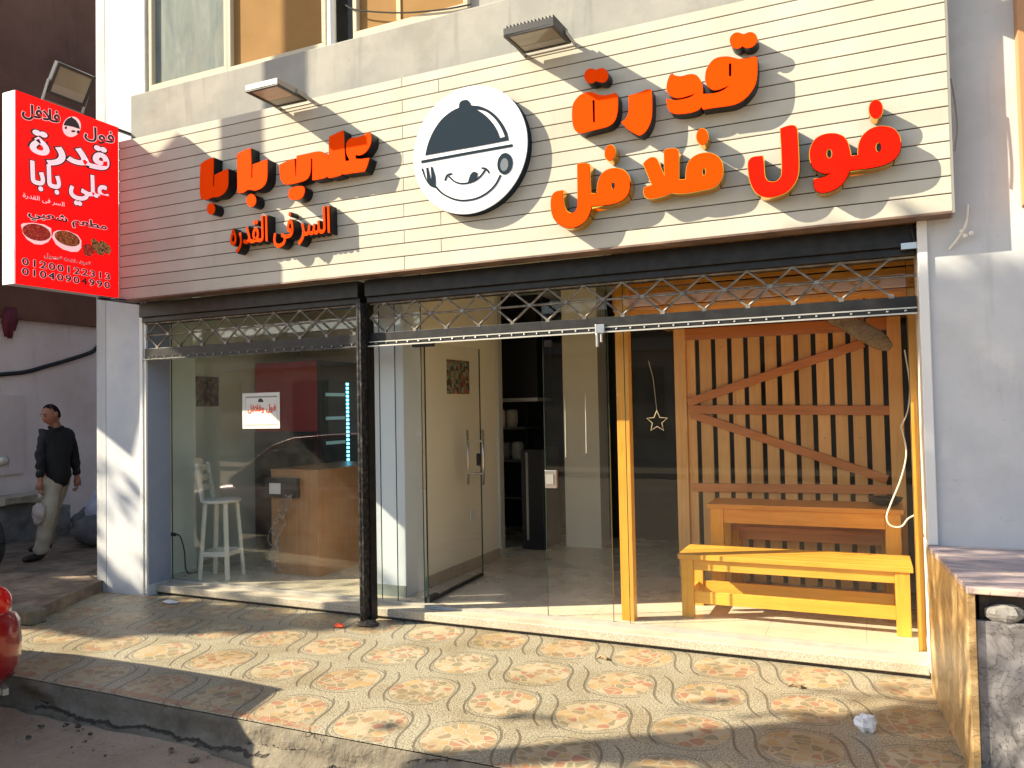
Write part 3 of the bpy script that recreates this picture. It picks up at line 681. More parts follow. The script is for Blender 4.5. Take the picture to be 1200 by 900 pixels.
# lower line, gold sides
sA = 130/807; oA = (640, 130)
letter(oA, sA, [[(226,386),(270,379),(300,382),(314,402),(318,520),(322,600),(368,601),(372,540),(385,490),(410,450),(450,424),(500,415),(550,425),(585,450),(604,490),(608,540),(600,590),(575,630),(540,655),(500,672),(420,685),(330,692),(318,735),(295,785),(260,820),(210,845),(160,850),(110,835),(70,800),(42,750),(33,690),(35,640),(48,605),(75,585),(119,577),(122,640),(130,690),(150,730),(185,743),(212,728),(226,690),(228,640)], ell(485,542,15,28,12)], O, G, .004)
letter(oA, sA, [[(p[0], p[1]) for p in circle(463, 303, 37, 57, 16, .12)]], O, G, .004)
sB = 115/1035; oB = (745, 140)
letter(oB, sB, [[(298,325),(340,308),(400,303),(435,315),(447,345),(450,450),(450,560),(450,635),(527,632),(530,560),(540,490),(570,430),(620,385),(690,357),(770,352),(840,375),(890,420),(912,480),(915,560),(895,630),(850,690),(780,725),(680,745),(560,768),(440,778),(375,770),(300,800),(200,825),(130,830),(95,805),(82,760),(92,715),(130,702),(172,690),(150,640),(110,540),(78,465),(110,430),(160,400),(208,405),(230,440),(270,530),(305,605),(301,500)], ell(718,550,22,42,12)], O, G, .004)
letter(oB, sB, [circle(700, 178, 60, 85, 16)], O, G, .004)
sC = 205/1200; oC = (865, 110)
letter(oC, sC, [[(289,238),(330,222),(370,215),(395,225),(405,260),(412,380),(415,500),(405,570),(380,620),(340,665),(280,695),(210,708),(150,695),(110,660),(82,600),(70,530),(68,480),(78,450),(105,432),(167,425),(175,480),(180,550),(195,590),(225,603),(260,600),(288,575),(300,530),(298,400)]], R_, G, .004)
letter(oC, sC, [[(490,420),(500,360),(530,310),(580,280),(650,270),(710,285),(745,320),(765,380),(773,425),(822,422),(827,350),(852,290),(900,245),(960,222),(1030,225),(1080,250),(1110,300),(1115,360),(1100,410),(1060,455),(1000,485),(920,505),(840,515),(765,525),(745,570),(710,620),(660,655),(600,675),(560,675),(530,655),(518,615),(522,583),(570,577),(610,562),(642,540),(590,545),(540,525),(505,485)], ell(625,408,20,34,12), ell(963,365,20,35,12)], R_, G, .004)
letter(oC, sC, [circle(945, 103, 46, 62, 16)], R_, G, .004)
# dark inserts in the counters of the lower line
for o, s, c in ((oA, sA, (485,542,15,28)), (oB, sB, (718,550,22,42)), (oC, sC, (625,408,20,34)), (oC, sC, (963,365,20,35))):
    L = px2(o, s, circle(c[0], c[1], c[2]*1.15, c[3]*1.1, 14), YF+.012); ins = MB(); ins.prism([(x, YF+.012, z) for x, z in L], (0, .004, 0)); ins.build('letter_counter', M['hole_dark'], F)
# left-hand words
sF = 110/900; oF = (225, 145)
letter(oF, sF, [[(82,385),(140,345),(205,322),(203,450),(200,600),(210,600),(215,490),(280,458),(345,430),(345,560),(335,620),(300,670),(250,700),(195,705),(150,725),(105,725),(80,700),(74,560)]], O, K)
letter(oF, sF, [circle(180, 815, 38, 55, 10)], O, K)
letter(oF, sF, [[(430,290),(490,260),(560,232),(568,400),(566,520),(578,520),(582,390),(650,365),(720,340),(720,500),(705,570),(660,620),(600,640),(560,632),(530,635),(490,660),(438,665),(432,480)]], O, K)
letter(oF, sF, [circle(567, 735, 46, 62, 14)], O, K)
sG = 125/1184; oG = (320, 145)
letter(oG, sG, [[(68,455),(150,415),(237,385),(242,480),(246,577),(255,577),(258,440),(260,355),(380,330),(480,308),(540,310),(590,335),(614,375),(618,440),(618,300),(620,145),(700,105),(777,70),(785,150),(792,300),(802,415),(850,408),(815,330),(810,250),(820,200),(860,160),(930,150),(1000,125),(1062,90),(1085,130),(1085,200),(1065,260),(1020,320),(960,350),(912,345),(915,388),(980,390),(1068,378),(1045,460),(1015,530),(900,545),(785,562),(770,550),(740,575),(640,600),(612,597),(600,583),(560,605),(440,628),(435,610),(437,480),(434,380),(418,385),(415,520),(395,590),(350,630),(270,655),(200,670),(130,670),(90,630),(75,560)]], O, K)
letter(oG, sG, [[(168,770),(185,722),(250,697),(325,692),(350,720),(345,770),(320,820),(270,842),(200,840),(175,815)]], O, K)
# thin lower line on the left: dark return with an orange face
T = shape_ar('السر في القدره'.replace('في', 'فى'))
v0, _ = text2d(T); x0, x1 = min(v.x for v in v0), max(v.x for v in v0); y0, y1 = min(v.y for v in v0), max(v.y for v in v0)
a, b, c = onY(270, 297, YF), onY(386, 281, YF), onY(270, 259, YF)
def mapT(vs, Y): return [(a.x+(b.x-a.x)*(v.x-x0)/(x1-x0), Y+v.z, a.z+(c.z-a.z)*(v.y-y0)/(y1-y0)) for v in vs]
vs, fs = text2d(T, .022, 1, .08); mb = MB(); mb.add(mapT(vs, YF+.052), fs); sm = mb.build('letter', M['letter_black'], F); sm['label'] = 'small dark-sided line of lettering under the larger words on the left'
vs, fs = text2d(T, .012, 1, .006); mb = MB(); mb.add(mapT(vs, YF+.0025), fs); mb.build('letter_face', O, sm)

# round emblem
YD = FB-.075; dc = onY(549, 176, YD); DR = .437
D = MB(); n = 72
ring = lambda r, y: [(dc.x+r*cos(2*pi*i/n), y, dc.z+.0-0.0+r*sin(2*pi*i/n)) for i in range(n)]
zt, zb = onY(549, 101, YD).z, onY(549, 251, YD).z; dc.z = (zt+zb)/2
D.loft([ring(DR, FB-.001), ring(DR, YD+.004), ring(DR-.004, YD)]); disc = D.build('emblem_disc', [M['slate'], M['disc_white']], F)
for p in disc.data.polygons:
    if abs(p.normal.y) > .9 and p.center.y < YD+.002-F.location.y and p.normal.y < 0 or p.normal.y < -.5: p.material_index = 1
so_ = (470, 80); ss_ = 170/805
def slab(parent, name, loops, mat, Y, t=.004, sub=4, ang=48, o=so_, s=ss_):
    L = [[(p.x, p.y) for p in smooth_loop(px2(o, s, l, Y), sub, ang)] for l in loops]
    vs, fs = fill2d(L, t); mb = MB(); mb.add([(v.x, Y-t/2+v.z, v.y) for v in vs], fs); return mb.build(name, mat, parent)
def stroke_loop(pts, wdt, sub=5):
    P = smooth_loop(pts, sub, 75, False); A, Bq = [], []
    for i, p in enumerate(P):
        t = (P[min(i+1, len(P)-1)]-P[max(i-1, 0)]).normalized(); nn = Vector((-t.y, t.x))
        A.append(p+nn*wdt/2); Bq.append(p-nn*wdt/2)
    return [(p.x, p.y) for p in A+Bq[::-1]]
SLm = M['slate']
slab(disc, 'emblem_dome', [[(135,484),(150,420),(180,350),(225,285),(280,240),(322,219),(325,195),(342,179),(370,177),(385,195),(392,206),(440,212),(500,240),(550,290),(585,350),(598,400),(440,430),(280,458)], [(418,228),(470,240),(520,280),(555,330),(577,380),(549,388),(530,340),(500,295),(460,255)]], SLm, YD)
slab(disc, 'emblem_plate', [stroke_loop([(113,520),(360,474),(619,428)], 15, 2)], SLm, YD)
slab(disc, 'emblem_fork', [stroke_loop([(190,655),(230,695),(290,725),(350,734),(420,722),(480,690),(525,645),(553,592)], 10)], SLm, YD)
slab(disc, 'emblem_fork', [[(113,556),(122,556),(138,612),(146,622),(140,552),(150,551),(163,608),(170,612),(165,548),(174,547),(190,600),(192,640),(190,664),(165,656),(145,632),(128,600)]], SLm, YD, .0045)
slab(disc, 'emblem_spoon', [circle(577, 530, 42, 60, 22, .12)], SLm, YD, .0045)
slab(disc, 'emblem_spoon', [circle(573, 535, 22, 36, 16, .12)], plain('slate_pale', (.10, .12, .14), .4), YD-.0045, .001)
slab(disc, 'emblem_smile', [stroke_loop([(265,600),(300,630),(345,640),(400,628),(440,600),(470,560)], 9)], SLm, YD)
slab(disc, 'emblem_smile', [stroke_loop([(244,624),(257,594),(283,585)], 9)], SLm, YD, .0046)
slab(disc, 'emblem_smile', [stroke_loop([(447,554),(472,558),(489,582)], 9)], SLm, YD, .0046)
slab(disc, 'emblem_tongue', [[(372,634),(385,592),(405,573),(425,580),(422,608),(398,630)]], SLm, YD, .0047)

# ------------------------------------------------------------------ floodlights over the board
def floodlight(root_loc, ax, out, nrm, wd, ln, label, fins, glassmat):
    """ax: along the board, out: away from it, nrm: out of the glass"""
    t = thing('floodlight', root_loc, label, 'floodlight', 'floodlights over the sign'); c0 = Vector(root_loc)
    ax, out, nrm = Vector(ax).normalized(), Vector(out).normalized(), Vector(nrm).normalized(); c = c0+out*(ln/2+.05)
    h = MB(); h.obox(c-nrm*.022, ax*wd/2, out*ln/2, nrm*.022)
    if fins:
        for k in range(14): h.obox(c-nrm*.055+ax*wd*(k/13-.5)*.92, ax*.003, out*ln*.42, nrm*.016)
    h.build('housing', M['lamp_black'] if fins else M['lamp_grey'], t, bevel=.004)
    r = MB(); e = .022
    for sgn in (-1, 1):
        r.obox(c+ax*sgn*(wd/2-e/2)+nrm*.004, ax*e/2, out*ln/2, nrm*.006); r.obox(c+out*sgn*(ln/2-e/2)+nrm*.004, ax*(wd/2-e), out*e/2, nrm*.006)
    r.build('rim', M['lamp_black'], t, bevel=.002)
    q = MB(); q.obox(c+nrm*.0015, ax*(wd/2-e), out*(ln/2-e), nrm*.001); q.build('glass', glassmat, t)
    q = MB(); q.obox(c+nrm*.003-out*ln*.30, ax*(wd/2-e-.004), out*ln*.14, nrm*.001); q.build('driver_cover', M['lamp_grey'], t)
    k = MB()
    for sgn in (-1, 1): k.bar(c0+ax*sgn*(wd/2+.008)-out*.02, c+ax*sgn*(wd/2+.008)-nrm*.02-out*ln*.1, .006, .03, nrm)
    k.bar(c0-ax*(wd/2+.01)-out*.02, c0+ax*(wd/2+.01)-out*.02, .03, .006, nrm); k.build('bracket', M['lamp_grey'], t)
    return t
nd = (0, -.10, -.995)
lg2 = plain('lamp_glass_warm', (.40, .27, .16), .12)
floodlight((onY(347, 123, 4.74).x, 4.74, 3.965), (1, 0, 0), (0, -1, .0), (0, .0, -1), .30, .33, 'floodlight with a pale rim above the words on the left of the board', False, lg2)
floodlight((onY(644, 55, 4.74).x, 4.74, 3.955), (1, 0, 0), (0, -1, -.06), (0, .06, -1), .34, .31, 'finned black floodlight above the board right of the round emblem', True, M['lamp_glass'])
floodlight((onY(1075, 2, 4.74).x, 4.74, 3.985-.30+.30), (1, 0, 0), (0, -1, .10), (0, -.10, -1), .30, .31, 'floodlight cut off by the top edge at the far right of the board', True, M['lamp_glass'])

# ------------------------------------------------------------------ projecting sign, its glow standing in for sun through the face
SX = -5.87
A_, B_, C_, D_ = onX(20, 105, SX), onX(138, 150, SX), onX(136, 348, SX), onX(16, 333, SX)
ya, yb = (A_.y+D_.y)/2, 4.735; zt, zb = (A_.z+B_.z)/2, (C_.z+D_.z)/2
S = thing('projecting_sign', (SX, yb, zb), 'bright red projecting sign with white lettering and phone numbers', 'sign')
m = MB(); m.box(SX-.15, SX-.004, ya+.012, yb, zb+.004, zt-.004); m.build('case', M['alu'], S, bevel=.006)
m = MB(); m.box(SX-.15, SX-.004, ya-.004, ya+.010, zb, zt); m.build('edge_strip', noisy('edge_white', (.78, .78, .80), (.84, .84, .86), 3, .4, 0), S, bevel=.003)
m = MB(); m.box(SX-.004, SX, ya+.004, yb, zb, zt); m.build('face', M['sign_red'], S)
for zz in (zb-.012, zt+.012): m = MB(); m.bar((SX-.08, 4.60, zz), (SX-.08, 5.03, zz), .03, .02); m.build('bracket', M['black_steel'], S)
m = MB(); m.box(SX-.02, SX+.09, 4.65, 4.74, zb-.03, zb-.018); m.build('bracket', M['black_steel'], S)
def sx(o, s, x, y, lift=0): return onX(o[0]+x*s, o[1]+y*s, SX+lift)
o1, s1 = (10, 100), 135/868; o2, s2 = (10, 220), 135/935
def sign_text(name, t, o, s, LB, RB, LT, off, mat, out_off=None, out_mat=None, sp=1.0):
    q = [sx(o, s, *p) for p in (LB, RB, LT)]
    if out_mat:
        mb = MB(); text_on(mb, t, *q, (1, 0, 0), .0015, out_off, spacing=sp); mb.build(name+'_outline', out_mat, S)
    mb = MB(); text_on(mb, t, *q, (1, 0, 0), .003, off, spacing=sp); mb.build(name, mat, S)
W_, Kk, Pk = M['sign_white'], M['sign_black'], M['sign_pink']
sign_text('lettering', shape_ar('فلافل'), o1, s1, (102, 248), (383, 312), (102, 132), .03, Kk, .055, Pk)
sign_text('lettering', shape_ar('فول'), o1, s1, (572, 412), (793, 466), (572, 298), .02, Kk, .05, Pk)
sign_text('lettering', shape_ar('قدرة'), o1, s1, (168, 560), (748, 700), (168, 322), .034, W_, .07, Kk)
sign_text('lettering', shape_ar('علي بابا'), o1, s1, (168, 828), (750, 945), (168, 572), .034, W_, .07, Kk)
sign_text('lettering', shape_ar('السر فى القدرة'), o2, s2, (115, 86), (450, 165), (115, 38), .0, W_)
sign_text('lettering', shape_ar('مطعم شعبي'), o2, s2, (160, 258), (792, 372), (160, 165), .025, Kk, .06, Pk)
sign_text('lettering', shape_ar('توجد خدمه توصيل'), o2, s2, (290, 572), (662, 640), (290, 528), .02, Kk, .05, Pk)
sign_text('lettering', '01200122313', o2, s2, (110, 624), (820, 748), (110, 568), .02, Kk, .045, Pk, 1.25)
sign_text('lettering', '01040904990', o2, s2, (110, 704), (818, 818), (110, 648), .02, Kk, .045, Pk, 1.25)
def sflat(name, o, s, pts, mat, lift):
    P = [sx(o, s, x, y, 0) for x, y in pts]; mb = MB(); mb.prism([p+Vector((lift, 0, 0)) for p in P], (.0012, 0, 0)); return mb.build(name, mat, S)
sflat('emblem', o1, s1, circle(475, 312, 68, 78, 24, .3), Pk, .0008)
sflat('emblem_dome', o1, s1, [(412,300),(425,270),(445,250),(465,244),(472,236),(482,246),(505,262),(525,290),(537,330),(480,312)], Kk, .0025)
sflat('emblem_face', o1, s1, circle(430, 320, 9, 11, 10), Kk, .0025); sflat('emblem_face', o1, s1, circle(486, 346, 16, 8, 10), Kk, .0025); sflat('emblem_face', o1, s1, circle(524, 352, 12, 13, 10), Kk, .0025)
sflat('food_picture', o2, s2, [(100,300),(120,288),(200,285),(290,300),(345,330),(348,400),(320,440),(270,462),(210,458),(150,420),(115,370)], M['sign_pink'], .0008)
sflat('food_picture', o2, s2, circle(225, 362, 118, 66, 24, .25), M['food_red'], .0022)
sflat('food_picture', o2, s2, [(352,400),(365,360),(400,345),(480,350),(560,385),(590,430),(588,490),(560,520),(510,520),(440,500),(385,460)], M['sign_pink'], .0008)
sflat('food_picture', o2, s2, circle(475, 412, 108, 56, 22, .35), M['food_brown'], .0022)
sflat('food_picture', o2, s2, [(600,470),(640,450),(690,480),(700,530),(660,560),(610,545)], M['food_red'], .0008)
sflat('food_picture', o2, s2, [(665,425),(690,408),(740,450),(775,520),(765,552),(720,540),(680,480)], M['food_wrap'], .0022)
sflat('food_picture', o2, s2, [(735,435),(760,430),(810,465),(832,505),(815,545),(775,530),(745,480)], M['food_wrap'], .0034)
sc_ = onX(77, 112, SX)
floodlight((SX-.03, sc_.y, zt+.03), (0, 1, 0), (.55, 0, .84), (.84, 0, -.55), .33, .26, 'floodlight tilted up on top of the red projecting sign', False, M['lamp_glass'])

# ------------------------------------------------------------------ steel post and roller shutters
YS = 5.0
PX0, PX1 = onY(419.5, 550, 4.90).x, onY(436.5, 550, 5.05).x+.014
t = thing('steel_post', (PX0, 4.9, 0), 'scuffed black steel post standing between the two shop windows', 'post')
m = MB(); m.box(PX0, PX1, 4.90, 5.05, .0, 2.43); m.box(PX0+.006, PX0+.02, 4.896, 4.90, .01, 2.44); m.build('channel', M['worn_steel'], t, bevel=.003)
m = MB(); m.box(PX1, PX1+.016, 4.97, 5.05, .02, 2.43); m.build('guide_rail', M['black_steel'], t)
m = MB(); m.ball((PX0+.05, 4.93, .01), (.085, .06, .03), 14, 8, fn=lambda d: 1+.45*mnoise.noise(d*3)); m.build('footing', M['dirt'], t)
def shutter(x0, x1, nodes, label):
    t = thing('roller_shutter', (x0, YS, 2.1), label, 'roller shutter', 'rolled-up shutters')
    m = MB(); m.box(x0, x1, 4.93, 5.16, 2.475, 2.60); m.box(x0, x1, 4.96, 5.16, 2.43, 2.475); m.build('housing', M['black_steel'], t, bevel=.003)
    zt_, zm, zl = 2.425, 2.318, 2.205
    m = MB()
    m.tube([(x0, YS, zt_), (x1, YS, zt_)], .009, 6); m.tube([(x0, YS, zm), (x1, YS, zm)], .0085, 6)
    sp = nodes[1]-nodes[0]; k0 = int((x0-nodes[0])/sp)-1
    for k in range(k0, k0+40):
        nx = nodes[0]+sp*k
        for p, q in (((nx, zm), (nx-sp/2, zl)), ((nx, zm), (nx+sp/2, zl)), ((nx, zm), (nx-sp/2, zt_)), ((nx, zm), (nx+sp/2, zt_)), ((nx-sp/2, zt_), (nx-sp/4, zt_+.052)), ((nx-sp/2, zt_), (nx-sp*.75, zt_+.052))):
            (ax_, az_), (bx_, bz_) = p, q
            if min(ax_, bx_) < x0-.001 or max(ax_, bx_) > x1+.001: continue
            m.tube([(ax_, YS, az_), (bx_, YS-.004, bz_)], .0085, 6)
        for (cx_, cz_) in ((nx, zm), (nx-sp/2, zl), (nx-sp/2, zt_)):
            if x0+.02 < cx_ < x1-.02: m.box(cx_-.014, cx_+.014, YS-.014, YS+.012, cz_-.012, cz_+.012)
    m.build('lattice', M['lattice_steel'], t)
    m = MB(); m.box(x0, x1, YS-.012, YS+.012, 2.105, 2.20); m.box(x0, x1, YS-.035, YS+.012, 2.098, 2.105); bb = m.build('bottom_bar', M['black_steel'], t, bevel=.002)
    m = MB(); m.box(x0, x1, YS-.036, YS-.030, 2.094, 2.103); m.box(x0, x1, YS-.016, YS-.012, 2.128, 2.136); m.build('bar_edge', M['lit_edge' if x1-x0 > 3 else 'worn_steel'], bb)  # sunlit tone on the long shutter, shaded tone on the short one
    x = x0+.06
    while x < x1-.03:
        m = MB(); m.ball((x, YS-.014, 2.117), .009, 8, 5); m.build('rivet', M['steel'], bb); x += .095
    return t
shutter(XL+.012, PX0-.004, (-5.8366, -5.5727), 'short rolled-up lattice shutter over the left shop window')
sr = shutter(PX1+.018, XR-.005, (-2.9172, -2.6509), 'long rolled-up lattice shutter over the entrance and the wooden booth')
hx = onY(704, 390, YS-.02).x
m = MB(); m.box(hx-.03, hx+.035, YS-.05, YS-.012, 2.09, 2.15); m.box(hx-.03, hx-.012, YS-.04, YS-.02, 2.0, 2.09); m.box(hx+.0, hx+.016, YS-.04, YS-.02, 2.03, 2.09); m.build('hasp', M['steel'], sr, bevel=.004)
m = MB(); m.box(.20, .30, 4.90, 4.93, 2.455, 2.49); m.build('end_bracket', M['steel'], sr)
m = MB()
for k in range(7):
    a0 = Vector((.31+random.uniform(-.03, .05), 4.93, 2.62)); m.tube([a0, a0+Vector((random.uniform(-.04, .05), -.03, -.06)), a0+Vector((random.uniform(-.05, .06), -.02, -.12-random.random()*.06))], .006, 5)
tag(m.build('loose_wires', M['cable_black']), 'tangle of loose wires under the right end of the board', 'wires')
m = MB(); m.tube(smooth_loop([(.459, 4.745, 3.32), (.476, 4.75, 3.18), (.480, 4.75, 3.04), (.464, 4.745, 2.93)], 5, 180, False), .004, 6)
tag(m.build('drop_wire', M['cable_black']), 'thin black wire looping down beside the right end of the board', 'wire')
m = MB(); m.tube(smooth_loop([onY(1112, 292, 4.875), onY(1122, 280, 4.86), onY(1132, 262, 4.84), onY(1134, 240, 4.86)], 5, 180, False), .006, 6)
for q in ((1131, 276), (1127, 271), (1138, 273)): m.ball(onY(*q, 4.845), .012, 7, 5)
tag(m.build('wall_wire', M['cable_white']), 'thin pale wire with small knots sticking out of the right wall', 'wire')

# ------------------------------------------------------------------ glazing
YG = 5.28
def glass_panel(name, x0, x1, z0, z1, label, edges=True, gm='clear_glass'):
    t = thing(name, (x0, YG, z0), label, 'glass')
    m = MB(); m.box(x0, x1, YG, YG+.01, z0, z1); m.build('pane', M[gm], t)
    if edges:
        m = MB(); m.box(x0-.003, x0, YG, YG+.01, z0, z1); m.box(x1, x1+.003, YG, YG+.01, z0, z1); m.build('pane_edge', M['green_edge'], t)
    return t
glass_panel('shop_window', XL+.012, -3.57, .106, 2.9, 'large fixed glass window in front of the white stool')
hx_ = -3.16
glass_panel('fixed_panel', -3.42, hx_-.02, .106, 2.9, 'narrow fixed glass beside the hinge of the open door')
rx0 = onY(640, 600, YG).x
gp = glass_panel('entrance_panel', rx0, -1.655, .106, 2.9, 'fixed glass right of the open doorway, with a steel lock plate', gm='clean_glass')
m = MB(); a = onY(639, 551, YG); b = onY(653, 572, YG); m.box(a.x, b.x, YG-.012, YG+.022, b.z, a.z); lk = m.build('lock_plate', M['steel'], gp, bevel=.003)
m = MB(); m.box(a.x+.01, b.x-.02, YG-.022, YG-.012, b.z+.03, a.z-.03); m.build('keyhole', M['lamp_grey'], lk)
m = MB(); a = onY(638, 399, YG); b = onY(646, 406, YG); m.box(a.x, b.x, YG-.01, YG+.02, b.z, a.z); m.build('clip', M['lamp_black'], gp)
glass_panel('booth_window', -1.535, .235, .106, 2.9, 'wide glass in front of the wooden bench and table', gm='clean_glass')
# open door: swung inwards, about a right angle
D_ = thing('glass_door', (hx_, 5.30, .10), 'frameless glass door standing open into the shop', 'door')
p0 = Vector((hx_, 5.31, 0)); p1 = Vector((onY(565, 620, 6.36).x, 6.36, 0)); dv = (p1-p0).normalized(); dn = Vector((dv.y, -dv.x, 0))
m = MB(); c = (p0+p1)/2; m.obox(c+Vector((0, 0, 1.14)), (p1-p0)/2, dn*.005, (0, 0, 1.01)); m.build('pane', M['clean_glass'], D_)
m = MB(); m.obox(p0+Vector((0, 0, 1.14))-dv*.004, dv*.004, dn*.005, (0, 0, 1.01)); m.obox(p1+Vector((0, 0, 1.14)), dv*.004, dn*.005, (0, 0, 1.01)); m.build('pane_edge', M['green_edge'], D_)
m = MB(); m.obox(c+Vector((0, 0, .118)), (p1-p0)/2*.98, dn*.012, (0, 0, .012)); m.build('bottom_rail', M['black_plastic'], D_)
m = MB(); m.obox(p0+Vector((0, 0, .13))+dv*.06, dv*.08, dn*.018, (0, 0, .022)); m.build('hinge', M['lamp_black'], D_)
m = MB(); m.box(hx_-.09, hx_+.10, 5.265, 5.305, 2.10, 2.16); m.build('hinge', M['lamp_black'], D_, bevel=.004)
for sg in (-1, 1):
    q = p1-dv*.12+dn*sg*.075; m = MB(); m.tube([q+Vector((0, 0, .93)), q+Vector((0, 0, 1.42))], .012, 10)
    for zz in (1.03, 1.32): m.tube([q+Vector((0, 0, zz)), q-dn*sg*.075+Vector((0, 0, zz))], .009, 8)
    m.build('handle', M['steel'], D_, smooth=True)
m = MB(); m.obox(p1-dv*.05+Vector((0, 0, 1.15)), dv*.018, dn*.014, (0, 0, .055)); m.build('lock', M['lamp_black'], D_)
m = MB(); m.tube([(-3.2, 5.33, .98), (-3.2, 5.33, 2.1)], .012, 8); tag(m.build('door_seal', noisy('seal', (.50, .40, .24), (.58, .48, .30), 4, .4, 0)), 'tan strip standing by the door hinge', 'strip')

# wooden posts of the booth
t = thing('wooden_post', (-1.6, 5.4, .1), 'upright orange varnished post beside the entrance glass', 'post', 'varnished posts of the booth')
px0, px1 = onY(725.5, 600, 5.36).x, onY(740.5, 600, 5.36).x
m = MB(); m.box(px0, px1, 5.36, 5.44, .10, 2.9); m.build('timber', M['orange_wood_z'], t, bevel=.004)
t = thing('wooden_post', (.25, 5.3, .1), 'thin orange varnished post against the right jamb of the booth', 'post', 'varnished posts of the booth')
m = MB(); m.box(.238, .278, 5.30, 5.40, .106, 2.285); m.build('timber', M['orange_wood_z'], t, bevel=.003)

# slatted screen
YW = 6.92
SW = thing('slatted_screen', (-.6, YW, .1), 'orange wooden screen of upright slats with diagonal braces', 'screen')
lx, rx = onY(790.5, 392, YW).x, onY(1055, 378, YW).x; zt_ = 2.275
m = MB(); m.box(lx, lx+.10, YW-.05, YW+.04, .10, zt_); m.build('frame', M['slat_z'], SW, bevel=.004)
m = MB(); m.box(rx-.10, rx, YW-.05, YW+.04, .10, zt_); m.build('frame', M['slat_z'], SW, bevel=.004)
m = MB(); m.box(lx+.10, rx-.10, YW-.045, YW+.04, zt_-.10, zt_); m.build('frame', M['slat_x'], SW, bevel=.004)
gx = [onY(x, 470, YW).x for x in (818.5, 837.5, 856.5, 875.5, 895, 914.5, 934.5, 955, 975.5, 996, 1017, 1038.5)]
wg = .018
ed = [lx+.10]+[e for g_ in gx for e in (g_-wg, g_+wg)]+[rx-.10]
for k in range(0, len(ed), 2):
    m = MB(); m.box(ed[k]+.001, ed[k+1]-.001, YW-.01, YW+.012, .10, zt_-.10); m.build('slat', M['slat_z'], SW, bevel=.003)
for zz in (.16, .66, 1.31, 2.10):
    for k in range(0, len(ed), 2):
        cx2 = (ed[k]+ed[k+1])/2+.006*mnoise.noise(Vector((k, zz*3, 0))); m = MB(); m.tube([(cx2, YW-.0125, zz), (cx2, YW-.0095, zz)], .0055, 8)
        if k in (4, 10, 16, 20): m.build('screw', M['lamp_grey'], SW)
def brace(p, q, hgt=.075, yo=0):
    a, b = onY(*p, YW-.03), onY(*q, YW-.03); m = MB(); m.bar(a, b, .03, hgt, (0, 0, 1)); ob = m.build('brace', M['slat_x'], SW, bevel=.003); ob.location.y += yo; return ob
brace((806, 480), (1045, 481)); brace((806, 472), (1012, 402), .07, -.001); brace((812, 486), (1040, 562), .07, -.002); brace((812, 571), (1045, 574), .07)

# table and benches
def table(x0, x1, y0, y1, z0, z1, mat, lab, name='wooden_table', matx=None, leg=.09, low=None, cat='table', grp=None, apron=.10):
    t = thing(name, ((x0+x1)/2, (y0+y1)/2, z0), lab, cat, grp)
    n = 4; wdt = (y1-y0)/n
    m = MB()
    for k in range(n): m.box(x0, x1, y0+k*wdt+.002, y0+(k+1)*wdt-.002, z1-.035, z1)
    m.build('top' if cat == 'table' else 'seat', matx, t, bevel=.003)
    lz = z1-.036
    for lx_ in (x0+.02, x1-.02-leg):
        for ly in (y0+.015, y1-.015-leg*.6):
            m = MB(); m.box(lx_, lx_+leg, ly, ly+leg*.6, z0, lz); m.build('leg', mat, t, bevel=.004)
    for ly in (y0+.025, y1-.05):
        m = MB(); m.box(x0+.02+leg, x1-.02-leg, ly, ly+.025, lz-apron, lz-.001); m.build('apron', matx, t, bevel=.003)
    if low:
        for ly in (y0+.03, y1-.055):
            m = MB(); m.box(x0+.02+leg, x1-.02-leg, ly, ly+.025, z0+low, z0+low+.085); m.build('stretcher', matx, t, bevel=.003)
        for lx_ in (x0+.05, x1-.075):
            m = MB(); m.box(lx_, lx_+.025, y0+.015+leg*.6, y1-.015-leg*.6, z0+low+.002, z0+low+.08); m.build('stretcher', matx, t, bevel=.003)
    return t
bl, br = onZ(798, 722, .1), onZ(1072, 757, .1)
table(-1.265, .232, 5.58, 6.02, .10, .545, M['pine_z'], 'sunlit yellow bench in front of the wooden table', 'wooden_bench', M['pine_x'], .085, .10, 'bench', 'wooden benches of the booth', .075)
table(-1.16, .21, 6.17, 6.60, .10, .835, M['orange_wood_z'], 'orange varnished table behind the sunlit bench', 'wooden_table', M['orange_wood_x'], .10, None, 'table', None, .11)
table(-1.10, .17, 6.64, 6.86, .10, .60, M['orange_wood_z'], 'shaded bench behind the table against the slatted screen', 'wooden_bench', M['slat_x'], .085, None, 'bench', 'wooden benches of the booth', .07)
# things in the booth
tz = .835; p = onZ(1037, 585, tz+.03)
m = MB(); n = 24
prof = [(.05, 0), (.085, .012), (.105, .035), (.115, .055), (.122, .058), (.118, .062), (.10, .055), (.075, .02), (.04, .012)]
m.loft([[(p.x+r*cos(2*pi*i/n), 6.40+r*sin(2*pi*i/n), tz+h) for i in range(n)] for r, h in prof]); tag(m.build('bowl', M['black_plastic'], smooth=True), 'shallow black bowl on the right end of the orange table', 'bowl')
m = MB(); m.tube(smooth_loop([onY(1056, 500, 5.5), onY(1062, 530, 5.5), onY(1056, 560, 5.5), onY(1044, 590, 5.5), onY(1039, 606, 5.5), onY(1044, 616, 5.5), onY(1056, 617, 5.5), onY(1064, 608, 5.48), onY(1073, 603, 5.42)], 6, 180, False), .005, 6)
m.tube(smooth_loop([onY(1060, 410, 5.6), onY(1066, 450, 5.55), onY(1064, 480, 5.5), onY(1056, 500, 5.5)], 6, 180, False), .0045, 6)
tag(m.build('loose_cable', M['cable_white']), 'thin white cable hanging in a loop at the right side of the booth', 'cable')
a, b = onY(972, 366, 5.80), onY(1044, 407, 5.55)
m = MB(); d = b-a; L = 10; rings = []
